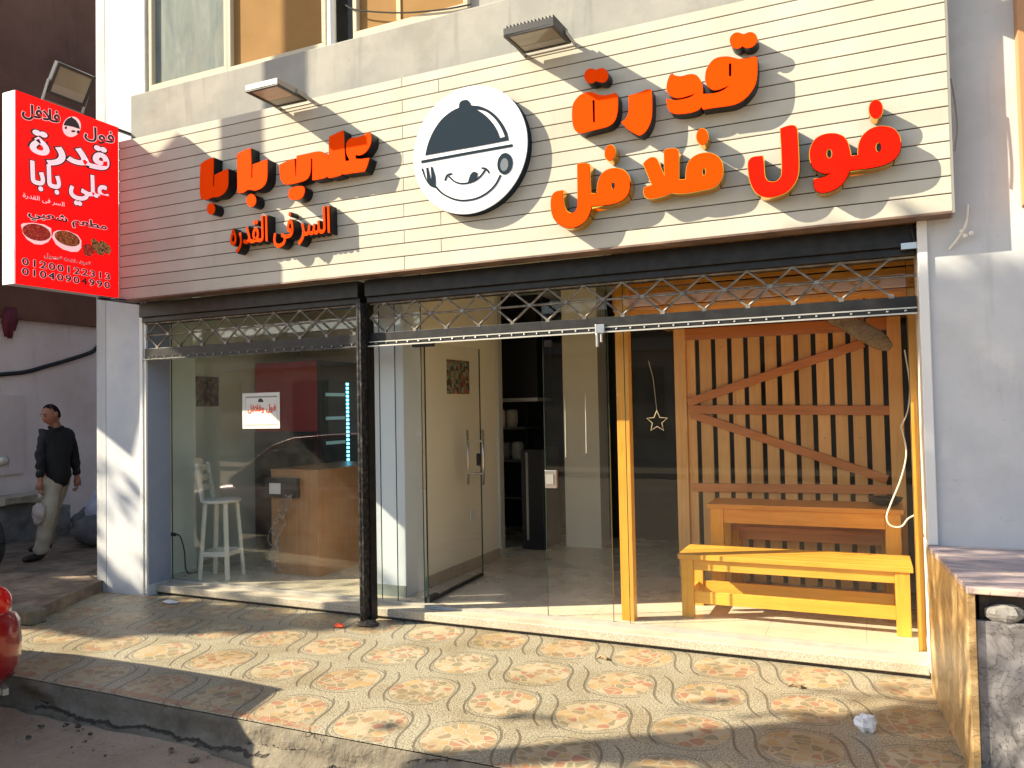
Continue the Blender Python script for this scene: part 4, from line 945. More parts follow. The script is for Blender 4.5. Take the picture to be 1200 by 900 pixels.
up_ = Vector((0, 0, 1)); sd = d.normalized().cross(up_).normalized(); up2 = sd.cross(d.normalized())
for i in range(L+1):
    f = i/L; wv = (.062 if i < L-1 else .052 if i == L-1 else .025)*(1+.18*mnoise.noise(Vector((f*5, 1, 0)))); th_ = .022*(1 if i < L else .4)
    c = a+d*f; rings.append([c+up2*wv*cos(q)+sd*th_*sin(q) for q in [2*pi*k/10 for k in range(10)]])
m.loft(rings); tag(m.build('driftwood_board', M['drift'], smooth=True), 'weathered brown board slanting down from the booth ceiling', 'board')
m = MB(); m.tube([a, (a.x-.02, a.y+.02, 2.285)], .006, 6); m.tube([a+d*.6, (a.x+d.x*.6, a.y+d.y*.6, 2.285)], .006, 6); tag(m.build('board_hanger', M['cable_black'], bpy.data.objects['driftwood_board']), None)
# wire star and strings of beads against the glass
st = onY(770, 494, YG+.03); m = MB()
sp_ = [st+Vector((r*sin(2*pi*k/10), 0, r*cos(2*pi*k/10))) for k in range(11) for r in [(.075 if k % 2 == 0 else .034)]]
m.tube(sp_, .0035, 5); m.tube([st+Vector((0, 0, .075)), st+Vector((-.02, 0, .30)), st+Vector((-.05, 0, .42))], .002, 4)
tag(m.build('wire_star', noisy('tan_wire', (.35, .28, .16), (.45, .36, .22), 5, .5, 0)), 'small wire star hanging behind the glass left of the slatted screen', 'ornament')
for px, y0, y1, lab in ((662, 474, 535, 'string of pale beads behind the entrance glass, nearer the doorway'), (686, 470, 530, 'string of pale beads behind the entrance glass, nearer the orange post')):
    m = MB(); a, b = onY(px, y0, YG+.03), onY(px+1, y1, YG+.03); nb = 24
    for k in range(nb): m.ball(a+(b-a)*(k/(nb-1)), .0042, 6, 4)
    m.tube([a+Vector((0, 0, .05)), b], .0012, 4)
    tag(m.build('bead_string', M['cable_white']), lab, 'ornament', 'bead strings on the glass')

# ------------------------------------------------------------------ left room
# bar stool with a slatted back
ST = thing('bar_stool', (-5.5, 5.5, .1), 'white wooden bar stool with a low slatted back, behind the left window', 'stool')
LG = [(-5.575, 5.33), (-5.33, 5.42), (-5.385, 5.68), (-5.66, 5.60)]
cx, cyy = sum(p[0] for p in LG)/4, sum(p[1] for p in LG)/4
tops = []
for x, y in LG:
    tx, ty = cx+(x-cx)*.72, cyy+(y-cyy)*.72; tops.append((tx, ty)); m = MB(); m.bar((x, y, .10), (tx, ty, .795), .038, .03, (cx-x, cyy-y, 0)); m.build('leg', M['white_paint'], ST, bevel=.003)
m = MB(); n = 26; m.loft([[(cx+r*cos(2*pi*i/n), cyy+r*sin(2*pi*i/n), z) for i in range(n)] for r, z in ((.165, .79), (.178, .797), (.178, .812), (.168, .82))]); m.build('seat', M['white_paint'], ST)
for k in range(4):
    a, b = LG[k], LG[(k+1) % 4]; f = .80
    a2 = (cx+(a[0]-cx)*.91, cyy+(a[1]-cyy)*.91, .33); b2 = (cx+(b[0]-cx)*.91, cyy+(b[1]-cyy)*.91, .33); m = MB(); m.bar(a2, b2, .02, .045); m.build('rung', M['white_paint'], ST, bevel=.002)
for pp in (tops[0], tops[3]):
    m = MB(); m.bar((pp[0]-.03, pp[1], .80), (pp[0]-.13, pp[1]+.02, 1.15), .03, .03, (1, 0, 0)); m.build('back_post', M['white_paint'], ST, bevel=.003)
for z in (.93, 1.02, 1.11):
    f = (z-.8)/.35; o0, o3 = tops[0], tops[3]; m = MB(); m.bar((o0[0]-.03-.10*f, o0[1]+.02*f, z), (o3[0]-.03-.10*f, o3[1]+.02*f, z), .018, .055); m.build('back_slat', M['white_paint'], ST, bevel=.002)
# counter
CT = thing('counter', (-4.9, 6.2, .1), 'plain brown wooden counter beside the white stool', 'counter')
m = MB(); m.box(-5.16, -4.61, 5.81, 6.9, .10, 1.06); m.build('body', M['counter_wood'], CT, bevel=.004)
m = MB(); m.box(-5.16, -4.60, 5.80, 6.91, 1.06, 1.075); m.build('top', M['counter_wood'], CT, bevel=.003)
a, b = onY(314, 562, 5.80), onY(351, 581, 5.80)
m = MB(); m.box(a.x-.02, b.x, 5.765, 5.81, b.z-.02, a.z+.02); jb = m.build('junction_box', M['black_plastic'], CT, bevel=.003)
m = MB(); a2, b2 = onY(316, 566, 5.765), onY(329, 579, 5.765); m.box(a2.x, b2.x, 5.758, 5.765, b2.z, a2.z); m.build('cover_plate', M['cable_white'], jb)
m = MB()
for k in range(6):
    random.seed(20+k); pts = []
    for i in range(9):
        f = i/8; x = 338-14*f-12*sin(f*pi)*random.uniform(.2, 1.2); y = 580+88*f; q = onY(x+random.uniform(-5, 5), y, 5.74-.03*k/6); pts.append(q)
    m.tube(smooth_loop(pts, 4, 180, False), .0045, 5)
tag(m.build('tangled_wires', noisy('wire_mix', (.05, .045, .04), (.40, .36, .32), 30, .5, 0)), 'tangle of wires hanging down the side of the brown counter', 'wires')
random.seed(7)
# display fridge
FR = thing('display_fridge', (-5.8, 7.2, .1), 'tall dark red display fridge with a blue lit strip inside its glass door', 'fridge')
m = MB(); m.box(-6.28, -5.42, 6.82, 7.58, .14, 2.17); m.build('cabinet', M['red_panel'], FR, bevel=.012)
m = MB(); m.box(-6.28, -5.42, 6.812, 6.82, .14, 1.40); m.build('lower_black', M['black_plastic'], FR)  # flat black sheet over the lower part of the red front
m = MB(); m.box(-5.42, -5.39, 6.83, 7.57, .14, 2.17); dr = m.build('door', M['black_plastic'], FR, bevel=.005)
m = MB(); m.box(-5.39, -5.383, 6.90, 7.50, .5, 1.95); m.build('door_glass', plain('fridge_glass', (.02, .035, .04), .08), dr)
m = MB()
for k in range(26): m.box(-5.383, -5.376, 7.30, 7.34, .78+.045*k, .78+.045*k+.026)
m.build('led_strip', M['led_blue'], dr)
for zz in (1.25, 1.52, 1.78):
    m = MB(); m.box(-5.383, -5.377, 6.93, 7.27, zz, zz+.035); m.build('shelf_edge', emit('shelf_glow%d' % int(zz*100), (.25, .45, .45), .12), dr)
for x, y in ((-6.2, 6.9), (-5.5, 6.9), (-6.2, 7.5), (-5.5, 7.5)):
    m = MB(); m.tube([(x, y, .10), (x, y, .14)], .025, 8); m.build('foot', M['black_plastic'], FR)
# socket with a plugged-in lead
sp0 = onX(200, 626, -6.02)
m = MB(); m.box(-6.02, -6.012, sp0.y-.04, sp0.y+.04, sp0.z-.04, sp0.z+.04); sk_ = tag(m.build('wall_socket', M['pvc_white'], bevel=.004), 'white socket with a black lead low on the pale wall by the left window', 'socket')
m = MB(); m.tube([(-6.012, sp0.y, sp0.z), (-5.96, sp0.y, sp0.z)], .018, 8)
m.tube(smooth_loop([(-5.96, sp0.y, sp0.z), (-5.92, sp0.y+.02, sp0.z-.02), (-5.90, sp0.y+.05, sp0.z-.16), (-5.90, sp0.y+.08, .12), (-5.85, sp0.y+.2, .108)], 5, 180, False), .007, 6); m.build('plug_lead', M['cable_black'], sk_)
# paper notice on the window
a, b = onY(284, 461, YG-.004), onY(328, 502, YG-.004)
NT = thing('paper_notice', (a.x, YG-.004, b.z), 'white paper notice with red lettering stuck on the left window', 'notice')
m = MB(); m.box(a.x, b.x, YG-.005, YG-.002, b.z, a.z); m.build('sheet', M['paper'], NT)
oN, sN = (275, 450), 60/900
def nY(x, y, l=.0058): return onY(oN[0]+x*sN, oN[1]+y*sN, YG-l)
m = MB()
for (x0, y0, x1, y1) in ((195, 222, 745, 230), (195, 715, 745, 722), (190, 222, 197, 722), (740, 222, 747, 722)):
    p, q = nY(x0, y0), nY(x1, y1); m.box(p.x, q.x, YG-.0062, YG-.005, q.z, p.z)
m.build('ruled_border', plain('rule_grey', (.28, .26, .23), .6), NT)
m = MB(); text_on(m, shape_ar('فول وفلافل'), nY(230, 520), nY(725, 500), nY(230, 370), (0, -1, 0), .001, .03); m.build('lettering', M['print_red'], NT)
m = MB(); P = [nY(x, y) for x, y in [(412,320),(412,290),(430,262),(455,250),(480,262),(500,290),(505,318)]]; m.prism([(p.x, YG-.0062, p.z) for p in P], (0, .001, 0)); m.build('emblem', M['hole_dark'], NT)

# dark kitchen fittings beyond the doorway
a, b = onY(578, 401, 8.2), onY(630, 470, 8.2)
KH = thing('extractor_hood', ((a.x+b.x)/2, 8.3, b.z), 'black boxy extractor hood in the dark kitchen doorway', 'hood')
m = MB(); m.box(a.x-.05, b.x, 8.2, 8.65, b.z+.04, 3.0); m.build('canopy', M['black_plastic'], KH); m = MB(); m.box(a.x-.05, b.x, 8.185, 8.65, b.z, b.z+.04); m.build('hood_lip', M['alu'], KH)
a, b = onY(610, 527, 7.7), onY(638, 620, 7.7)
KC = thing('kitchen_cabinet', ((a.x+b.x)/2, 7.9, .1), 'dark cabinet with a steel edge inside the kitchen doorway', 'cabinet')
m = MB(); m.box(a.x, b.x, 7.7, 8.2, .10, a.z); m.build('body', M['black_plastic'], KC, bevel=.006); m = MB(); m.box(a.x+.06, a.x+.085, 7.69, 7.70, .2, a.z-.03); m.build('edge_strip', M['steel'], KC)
a, b = onY(580, 478, 8.7), onY(607, 640, 8.7)
KS = thing('kitchen_shelf', ((a.x+b.x)/2, 8.8, .1), 'dark metal shelving with a few pots in the kitchen doorway', 'shelf')
for zz in (.5, .95, 1.35): m = MB(); m.box(a.x-.3, b.x+.15, 8.7, 9.1, zz, zz+.025); m.build('shelf', M['lamp_grey'], KS)
for x in (a.x-.28, b.x+.12): m = MB(); m.box(x, x+.03, 8.7, 8.73, .10, 1.75); m.build('upright', M['lamp_black'], KS)
for k, (px, zz, c_) in enumerate(((588, 1.375, 'alu'), (600, 1.375, 'inner_grey'), (606, .975, 'inner_wall'), (592, .975, 'lamp_grey'))):
    x = onY(px, 500, 8.85).x; m = MB(); m.tube([(x, 8.85, zz), (x, 8.85, zz+.05), (x, 8.85, zz+.2), (x, 8.85, zz+.22)], [.06, .075, .075, .05], 14); tag(m.build('cooking_pot', M[c_], smooth=False), ['steel pot on the top kitchen shelf, left', 'dull grey pot on the top kitchen shelf, right', 'cream pot on the middle kitchen shelf, right', 'dark grey pot on the middle kitchen shelf, left'][k], 'pot', 'pots on the kitchen shelf')

# ------------------------------------------------------------------ stone-clad plinth on the right
PL = thing('stone_plinth', (.9, 4.4, 0), 'marble-clad plinth against the right wall, golden side and mauve top', 'plinth')
q0 = onZ(1087, 640, .80); q1 = onZ(1133, 690, .80)
m = MB(); m.prism([(q0.x, 4.99, -.02), (q0.x+.0, q0.y, -.02), (q1.x, q1.y, -.02), (q1.x+.03, q1.y, -.02), (q0.x+.03, 4.99, -.02)], (0, 0, .80)); m.build('side_slab', M['marble_gold'], PL, bevel=.003)
m = MB(); m.prism([(q0.x, 4.884, .781), (q0.x, q0.y-.03, .781), (q1.x, q1.y-.01, .781), (4.25, q1.y-.01, .781), (4.25, 4.884, .781)], (0, 0, .028)); m.build('top_slab', M['marble_mauve'], PL, bevel=.004)
m = MB(); m.box(q0.x+.10, 4.2, q1.y+.14, 4.88, -.02, .779); m.build('core', M['dirt'], PL)
m = MB(); m.box(q1.x+.032, 4.2, q1.y+.02, q1.y+.05, -.02, .665); m.build('front_slab', marble_mat('marble_grey', (.05, .05, .055), (.20, .19, .195), (.40, .385, .38), (1.3, 1, 1.1)), PL, bevel=.003)
m = MB(); m.box(q1.x+.05, 4.2, q1.y+.06, q1.y+.15, -.02, .78); m.build('dark_gap', M['dirt'], PL)
for k, (x, z_, r) in enumerate(((.50, .70, .05), (.66, .695, .035), (.86, .70, .06))):
    m = MB(); m.ball((x, q1.y+.035, z_), (r*1.5, .03, r*.8), 12, 8, fn=lambda d: 1+.3*mnoise.noise(d*2+Vector((k*5, 0, 0)))); m.build('mortar_lump', M['rubble_grey'], PL)
# litter on the pavement
random.seed(5)
c = onZ(1015, 856, 0); m = MB()
m.ball((c.x, c.y, .035), (.05, .035, .045), 14, 9, fn=lambda d: 1+.5*mnoise.noise(d*2.2+Vector((3, 1, 0)))); tag(m.build('crumpled_paper', M['litter_white']), 'crumpled white paper lying on the patterned tiles', 'litter')
c = onZ(199, 707, 0); m = MB(); m.ball((c.x, c.y, .012), (.07, .04, .014), 12, 7, fn=lambda d: 1+.4*mnoise.noise(d*2.5)); tag(m.build('flat_wrapper', M['litter_white']), 'small flattened white wrapper on the tiles beside the doorstep', 'litter')
c = onZ(397, 735, 0); m = MB(); m.ball((c.x, c.y, .012), (.045, .03, .016), 10, 6, fn=lambda d: 1+.5*mnoise.noise(d*2.5+Vector((9, 0, 0)))); tag(m.build('red_wrapper', M['print_red']), 'small red wrapper on the tiles near the steel post', 'litter')
for k, (px, py, lab) in enumerate(((706, 773, 'dry curled leaf on the tiles below the orange post'), (932, 806, 'dry curled leaf on the tiles below the yellow bench'))):
    c = onZ(px, py, 0); m = MB(); m.tube([c+Vector((-.04, 0, .004)), c+Vector((-.01, .012, .02)), c+Vector((.03, -.008, .012)), c+Vector((.06, .01, .004))], [.004, .012, .01, .002], 6); tag(m.build('dry_leaf', M['drift']), lab, 'leaf', 'dry leaves on the tiles')
m = MB(); c = onZ(520, 712, .09); m.obox((c.x, c.y, .092), (.10, .02, 0), (-.012, .05, 0), (0, 0, .004)); tag(m.build('folded_cloth', noisy('cloth_blue', (.30, .38, .48), (.44, .50, .56), 12, .8, .3)), 'pale blue folded cloth on the doorstep below the open glass door', 'cloth')

# ------------------------------------------------------------------ left background clutter
random.seed(11)
for k, (x, y, z, sx_, sy2, sz, rz, lab) in enumerate(((-9.68, 6.05, .27, .20, .42, .34, .06, 'large grey broken block at the foot of the pinkish wall'), (-9.62, 6.68, .22, .17, .20, .24, -.1, 'smaller upright grey block behind the large one by the pinkish wall'), (-9.55, 6.30, .62, .22, .40, .045, .15, 'tan slab lying across the grey blocks by the pinkish wall'))):
    m = MB(); s0 = k*3.1; g_ = 7; vs = []
    m.obox((x, y, z), (sx_, sx_*rz, 0), (-sy2*rz, sy2, 0), (0, sz*.05, sz)); ob = m.build('broken_block', M['rubble_grey'] if k < 2 else M['skirting'])
    sb = ob.modifiers.new('sub', 'SUBSURF'); sb.subdivision_type = 'SIMPLE'; sb.levels = sb.render_levels = 4
    tx = bpy.data.textures.get('rough') or bpy.data.textures.new('rough', 'CLOUDS'); tx.noise_scale = .25
    dp = ob.modifiers.new('rough', 'DISPLACE'); dp.texture = tx; dp.strength = .09; dp.texture_coords = 'GLOBAL'
    tag(ob, lab, 'block', 'blocks by the pinkish wall')
def sack(c, r, mat, lab, seed):
    m = MB(); m.ball(c, r, 26, 16, fn=lambda d: 1+.20*mnoise.noise(d*1.7+Vector((seed, 0, 0)))+.08*mnoise.noise(d*5+Vector((seed, 2, 0))))
    return tag(m.build('filled_sack', mat, smooth=True), lab, 'sack', 'sacks behind the man')
s1p = onZ(100, 645, .1)
sack((s1p.x-.12, s1p.y+.55, .50), (.36, .32, .36), M['sack_blue'], 'bulging bluish white sack behind the walking man', 2.0)
sack((s1p.x-.15, s1p.y+.38, .27), (.40, .30, .22), M['sack_grey'], 'slumped dark grey sack under the bluish one', 5.0)
sack((s1p.x-1.0, s1p.y+.9, .25), (.30, .28, .20), M['sack_grey'], 'dark sack beside the blocks behind the man\'s legs', 8.0)

# ------------------------------------------------------------------ the man
mp = onZ(47, 656, .10); vd = Vector((mp.x, mp.y, 0)).normalized(); RS = Vector((vd.y, -vd.x, 0)); TV = -vd   # screen right, towards the camera
PS = 1.0
def P_(r, t, z): return Vector((mp.x, mp.y, .10)) + RS*r*PS + TV*t*PS + Vector((0, 0, z*PS))
def skin(name, verts, edges, radii, mat, parent, sub=2, root=0):
    me = bpy.data.meshes.new(name); org = ORG[parent.name]
    me.from_pydata([Vector(v)-org for v in verts], edges, []); o = bpy.data.objects.new(name, me); COL.objects.link(o)
    sk = o.modifiers.new('skin', 'SKIN'); sk.use_smooth_shade = True
    for i, r in enumerate(radii):
        sv = me.skin_vertices[0].data[i]; sv.radius = r if isinstance(r, tuple) else (r, r); sv.use_root = (i == root)
    if sub: ss = o.modifiers.new('sub', 'SUBSURF'); ss.levels = ss.render_levels = sub
    dg = bpy.context.evaluated_depsgraph_get(); nm = bpy.data.meshes.new_from_object(o.evaluated_get(dg)); nm.name = name
    o.modifiers.clear(); o.data = nm; nm.materials.clear(); nm.materials.append(mat)
    for p in nm.polygons: p.use_smooth = True
    o.parent = parent; ORG[o.name] = org; return o
MAN = thing('person', (mp.x, mp.y, .10), 'man in a black shirt and beige trousers walking past, carrying a plastic bag', 'person')
J = dict(pelvis=P_(.155, 0, .86), waist=P_(.16, 0, 1.02), chest=P_(.17, .01, 1.24), neck=P_(.145, .03, 1.42), head=P_(.10, .06, 1.53),
         hl=P_(.10, .05, .82), kl=P_(.075, .10, .47), al=P_(-.005, .03, .09), tl=P_(-.10, .09, .035),
         hr=P_(.20, -.05, .82), kr=P_(.10, -.16, .47), ar=P_(.06, -.35, .13), tr=P_(-.02, -.33, .05),
         sl=P_(.045, .07, 1.335), el=P_(.0, .11, 1.08), wl=P_(.0, .15, .83), sr=P_(.285, -.03, 1.335), er=P_(.325, -.06, 1.08), wr=P_(.345, -.02, .84))
# body: one continuous figure
names = ['pelvis', 'waist', 'chest', 'neck', 'hl', 'kl', 'al', 'hr', 'kr', 'ar', 'sl', 'el', 'wl', 'sr', 'er', 'wr']
ix = {k: i for i, k in enumerate(names)}; V_ = [J[k] for k in names]
hd = (J['head']-J['neck']).normalized()
V_ += [J['neck']+hd*.07, J['head']+hd*.03]
E_ = [(0, 1), (1, 2), (2, 3), (0, 4), (4, 5), (5, 6), (0, 7), (7, 8), (8, 9), (2, 10), (10, 11), (11, 12), (2, 13), (13, 14), (14, 15), (3, 16), (16, 17)]
rad = [.11, .105, .12, .05, .075, .052, .036, .075, .052, .036, .048, .036, .026, .048, .036, .026, .05, .055]
body = skin('body', V_, E_, rad, M['skin'], MAN)
# head with a face, joined into the body mesh
fdir = (-RS*.80+TV*.55+Vector((0, 0, -.30))).normalized(); fr_ = fdir.cross(Vector((0, 0, 1))).normalized(); fu_ = fr_.cross(fdir).normalized()
hc = J['head']+Vector((0, 0, .005))
def hp(a, b, c): return hc+fr_*a+fdir*b+fu_*c
hm = MB(); seg, rg = 24, 18; vs = []
for j in range(rg+1):
    th_ = pi*j/rg
    for i in range(seg):
        ph = 2*pi*i/seg; x, y, z = sin(th_)*cos(ph), sin(th_)*sin(ph), cos(th_)
        a, b, c = .074*x, .095*y, .115*z
        if z < -.2: k = 1-(.32*(-z-.2)); a *= k; b *= (1-.12*(-z-.2))
        if y > .3:
            b += .022*math.exp(-((a/.014)**2))*math.exp(-(((c+.018)/.03)**2))           # nose
            b -= .012*math.exp(-(((abs(a)-.030)/.016)**2))*math.exp(-(((c-.012)/.014)**2))   # eye sockets
            b += .006*math.exp(-((a/.024)**2))*math.exp(-(((c+.058)/.010)**2))          # lips
            b += .010*math.exp(-((a/.03)**2))*math.exp(-(((c+.095)/.018)**2))           # chin
        vs.append(hp(a, b, c))
hm.add(vs, [(j*seg+i, (j+1)*seg+i, (j+1)*seg+(i+1) % seg, j*seg+(i+1) % seg) for j in range(rg) for i in range(seg)])
for sg in (-1, 1): hm.ball(hp(sg*.076, -.005, 0), (.014, .022, .032), 10, 7)
# hands: palm and five fingers each
def hand(wr, dirv, palm_n):
    d = dirv.normalized(); n_ = palm_n.normalized(); s_ = d.cross(n_).normalized()
    hm.tube([wr-d*.02, wr+d*.03, wr+d*.08], [.026, .036, .034], 10)
    for q, (o_, L_) in enumerate(((-.028, .062), (-.010, .075), (.009, .070), (.026, .055))):
        b0 = wr+d*.075+s_*o_; hm.tube([b0, b0+d*L_*.5+n_*.006, b0+d*L_*.8+n_*.028, b0+d*L_*.72+n_*.048], [.0095, .009, .008, .006], 7)
    b0 = wr+d*.03-s_*.03; hm.tube([b0, b0-s_*.02+d*.03+n_*.015, b0-s_*.012+d*.058+n_*.028], [.012, .010, .007], 7)
hand(J['wl'], Vector((0, 0, -1))-RS*.1, RS); hand(J['wr'], Vector((0, 0, -1))+RS*.05, -RS)
hobj = hm.build('head_tmp', M['skin'], MAN, smooth=True)
bm = bmesh.new(); bm.from_mesh(body.data); bm.from_mesh(hobj.data); bm.to_mesh(body.data); bm.free(); bpy.data.objects.remove(hobj)
for p in body.data.polygons: p.use_smooth = True
hr_ = MB(); vs = []
for j in range(11):
    th_ = pi*.56*j/10
    for i in range(24):
        ph = 2*pi*i/24; y = sin(ph); lim = 1.14-.74/(1+math.exp(-(y-.10)*7))+.05*mnoise.noise(Vector((cos(ph)*4, sin(ph)*4, 0)))-.10*math.exp(-((abs(cos(ph))-.45)/.15)**2)*(1 if y > 0 else 0)
        t2 = th_*lim; x, yy, z = sin(t2)*cos(ph), sin(t2)*sin(ph), cos(t2); q = .0015*mnoise.noise(Vector((x*9, yy*9, z*9))); vs.append(hp((.0752+q)*x, (.0962+q)*yy, (.1162+q)*z))
hr_.add(vs, [(j*24+i, (j+1)*24+i, (j+1)*24+(i+1) % 24, j*24+(i+1) % 24) for j in range(10) for i in range(24)])
hr_.build('hair', M['hair'], MAN, smooth=True)
fm = MB()
for sg in (-1, 1):
    fm.ball(hp(sg*.030, .083, .010), (.010, .006, .006), 8, 6); fm.bar(hp(sg*.016, .094, .030), hp(sg*.046, .084, .030), .006, .007)
fm.bar(hp(-.020, .094, -.058), hp(.020, .094, -.058), .004, .004); fm.build('face_detail', M['hair'], MAN)
# shirt
SV = [J['pelvis']+Vector((0, 0, -.13)), J['waist'], J['chest'], J['neck']-Vector((0, 0, .045)), J['sl'], J['el'], J['wl']+(J['el']-J['wl'])*.12, J['sr'], J['er'], J['wr']+(J['er']-J['wr'])*.12]
sh_ = skin('shirt', SV, [(0, 1), (1, 2), (2, 3), (2, 4), (4, 5), (5, 6), (2, 7), (7, 8), (8, 9)], [(.20, .16), (.155, .135), (.165, .14), .065, .060, .052, .042, .060, .052, .042], M['shirt'], MAN)
def crease(o, k, f):
    for v in o.data.vertices:
        q = v.co; v.co = q+v.normal*(k*mnoise.noise(Vector((q.x*f, q.y*f, q.z*f*1.8)))+k*.5*mnoise.noise(Vector((q.x*f*2.3, q.y*f*2.3, q.z*f*2.3))))
crease(sh_, .022, 9)
m = MB(); nk_ = J['neck']-Vector((0, 0, .03)); m.tube([nk_+Vector((.062*cos(a_), .062*sin(a_), .012*sin(a_*2))) for a_ in [2*pi*k/18 for k in range(19)]], .017, 7, caps=False); m.build('collar', M['shirt'], MAN, smooth=True)
TVv = [J['pelvis'], J['pelvis']+Vector((0, 0, .1)), J['hl'], J['kl'], J['al']+Vector((0, 0, -.05)), J['hr'], J['kr'], J['ar']+Vector((0, 0, -.04))]
tr_ = skin('trousers', TVv, [(0, 1), (0, 2), (2, 3), (3, 4), (0, 5), (5, 6), (6, 7)], [.13, .125, .10, .082, .076, .10, .082, .074], M['trousers'], MAN)
crease(tr_, .018, 10)
for a, tq in (('al', 'tl'), ('ar', 'tr')):
    A2, T2 = J[a], J[tq]; d = (T2-A2); d.z = 0; d.normalize()
    skin('shoe', [A2+Vector((0, 0, .0))-d*.02, A2-d*.03+Vector((0, 0, -.05)), A2+d*.09+Vector((0, 0, -.052)), A2+d*.18+Vector((0, 0, -.058))], [(0, 1), (1, 2), (2, 3)], [.045, .042, .042, .03], M['shoe'], MAN)
bgp = J['wl']+Vector((0, 0, -.10)); m = MB()
m.ball(bgp+Vector((0, 0, -.20))-RS*.01, (.075, .06, .15), 26, 18, fn=lambda d: (1-.45*max(0, d.z))*(1+.22*mnoise.noise(d*2.4)+.14*mnoise.noise(d*6)))
m.tube([bgp+Vector((0, 0, -.07)), bgp+Vector((0, 0, .0))], [.03, .012], 8); tag(m.build('carrier_bag', M['plastic_bag'], smooth=True), 'pinkish white plastic bag held in the man\'s hand', 'bag')

# ------------------------------------------------------------------ red car at the kerb (its rear corner shows at the left edge)
CX1, CY0, CY1, CZ = -4.42, 1.28, 2.98, -.165
CAR = thing('parked_car', (-6.7, 2.13, CZ), 'red car parked at the kerb, only its rear bumper corner in view', 'car')
def car_ring(x, hw, zb, zt_, rnd=.5, n=28, yc=(CY0+CY1)/2):
    r = []
    for k in range(n):
        a_ = 2*pi*k/n; cx_, cz_ = cos(a_), sin(a_); e = .42
        r.append((x, yc+hw*(abs(cx_)**e)*(1 if cx_ >= 0 else -1), (zb+zt_)/2+CZ*0+(zt_-zb)/2*(abs(cz_)**e)*(1 if cz_ >= 0 else -1)))
    return r
z = lambda h: CZ+h
ST_ = [(0, .60, .42, .70), (.03, .72, .34, .76), (.09, .80, .28, .83), (.22, .835, .24, .90), (.6, .85, .22, .955), (1.2, .85, .20, .94), (2.2, .85, .20, .92), (3.1, .85, .20, .90), (3.6, .84, .21, .83), (3.95, .80, .24, .74), (4.08, .70, .30, .64), (4.12, .58, .36, .56)]
m = MB(); m.loft([car_ring(CX1-s, hw, z(a), z(b)) for s, hw, a, b in ST_]); m.build('body', M['car_red'], CAR, smooth=True)
GH = [(.08, .64, .90, .96), (.17, .68, .90, 1.26), (.34, .68, .90, 1.43), (.9, .67, .90, 1.48), (1.6, .67, .90, 1.475), (2.15, .66, .90, 1.44), (2.5, .66, .90, 1.33), (3.05, .68, .88, 1.0), (3.2, .68, .86, .90)]
m = MB(); m.loft([car_ring(CX1-s, hw, z(a), z(b)) for s, hw, a, b in GH]); m.build('cabin_glass', M['car_window'], CAR, smooth=True)
m = MB(); rr = []
for s, hw, zt_ in ((.20, .56, 1.35), (.36, .60, 1.45), (.9, .61, 1.50), (1.6, .61, 1.495), (2.15, .60, 1.46), (2.48, .57, 1.36)):
    yc = (CY0+CY1)/2; rr.append([(CX1-s, yc-hw, z(zt_-.03)), (CX1-s, yc-hw*.6, z(zt_+.008)), (CX1-s, yc, z(zt_+.016)), (CX1-s, yc+hw*.6, z(zt_+.008)), (CX1-s, yc+hw, z(zt_-.03)), (CX1-s, yc, z(zt_-.04))])
m.loft(rr); m.build('roof', M['car_red'], CAR, smooth=True)
for yy in (CY0+.16, CY1-.16):
    m = MB(); ss = 1 if yy > 2 else -1
    m.tube([(CX1-.12, yy, z(.93)), (CX1-.20, yy-.05*ss, z(1.22)), (CX1-.38, yy-.07*ss, z(1.41)), (CX1-.9, yy-.08*ss, z(1.47)), (CX1-1.6, yy-.08*ss, z(1.465)), (CX1-2.15, yy-.08*ss, z(1.43)), (CX1-2.5, yy-.08*ss, z(1.33)), (CX1-3.15, yy-.02*ss, z(.92))], .035, 8); m.tube([(CX1-1.75, yy+.01*ss, z(.92)), (CX1-1.8, yy-.06*ss, z(1.4))], .03, 6); m.build('window_pillar', M['car_red'], CAR, smooth=True)
for xx in (CX1-.72, CX1-3.3):
    for yy, ss in ((CY0+.10, -1), (CY1-.10, 1)):
        m = MB(); m.tube([(xx, yy-.10*ss, z(.31)), (xx, yy+.08*ss, z(.31)), (xx, yy+.105*ss, z(.31))], [.31, .31, .28], 28); wh = m.build('wheel', M['tyre'], CAR)
        m = MB(); m.tube([(xx, yy+.09*ss, z(.31)), (xx, yy+.112*ss, z(.31))], [.20, .19], 20); m.build('rim', M['alu'], wh)
m = MB(); m.loft([car_ring(CX1+.030-s, hw, z(a), z(b)) for s, hw, a, b in ((0, .66, .36, .60), (.03, .77, .29, .68), (.10, .842, .24, .73), (.3, .852, .22, .74), (.38, .84, .24, .72))]); m.build('rear_bumper', M['car_red'], CAR, smooth=True)
for yy in (CY0+.16, CY1-.16): m = MB(); m.ball((CX1-.10, yy, z(.73)), (.09, .10, .10), 12, 8); m.build('tail_light', M['tail_red'], CAR, smooth=True)
m = MB(); m.box(CX1-.03, CX1+.012, 1.9, 2.36, z(.62), z(.72)); m.build('number_plate', M['pvc_white'], CAR)
m = MB(); m.bar((CX1-.3, CY1-.02, z(.24)), (CX1+.02, CY1-.16, z(.25)), .03, .035); m.bar((CX1+.03, CY0+.2, z(.27)), (CX1+.03, CY1-.2, z(.27)), .03, .035); m.build('bumper_lip', M['lamp_grey'], CAR)

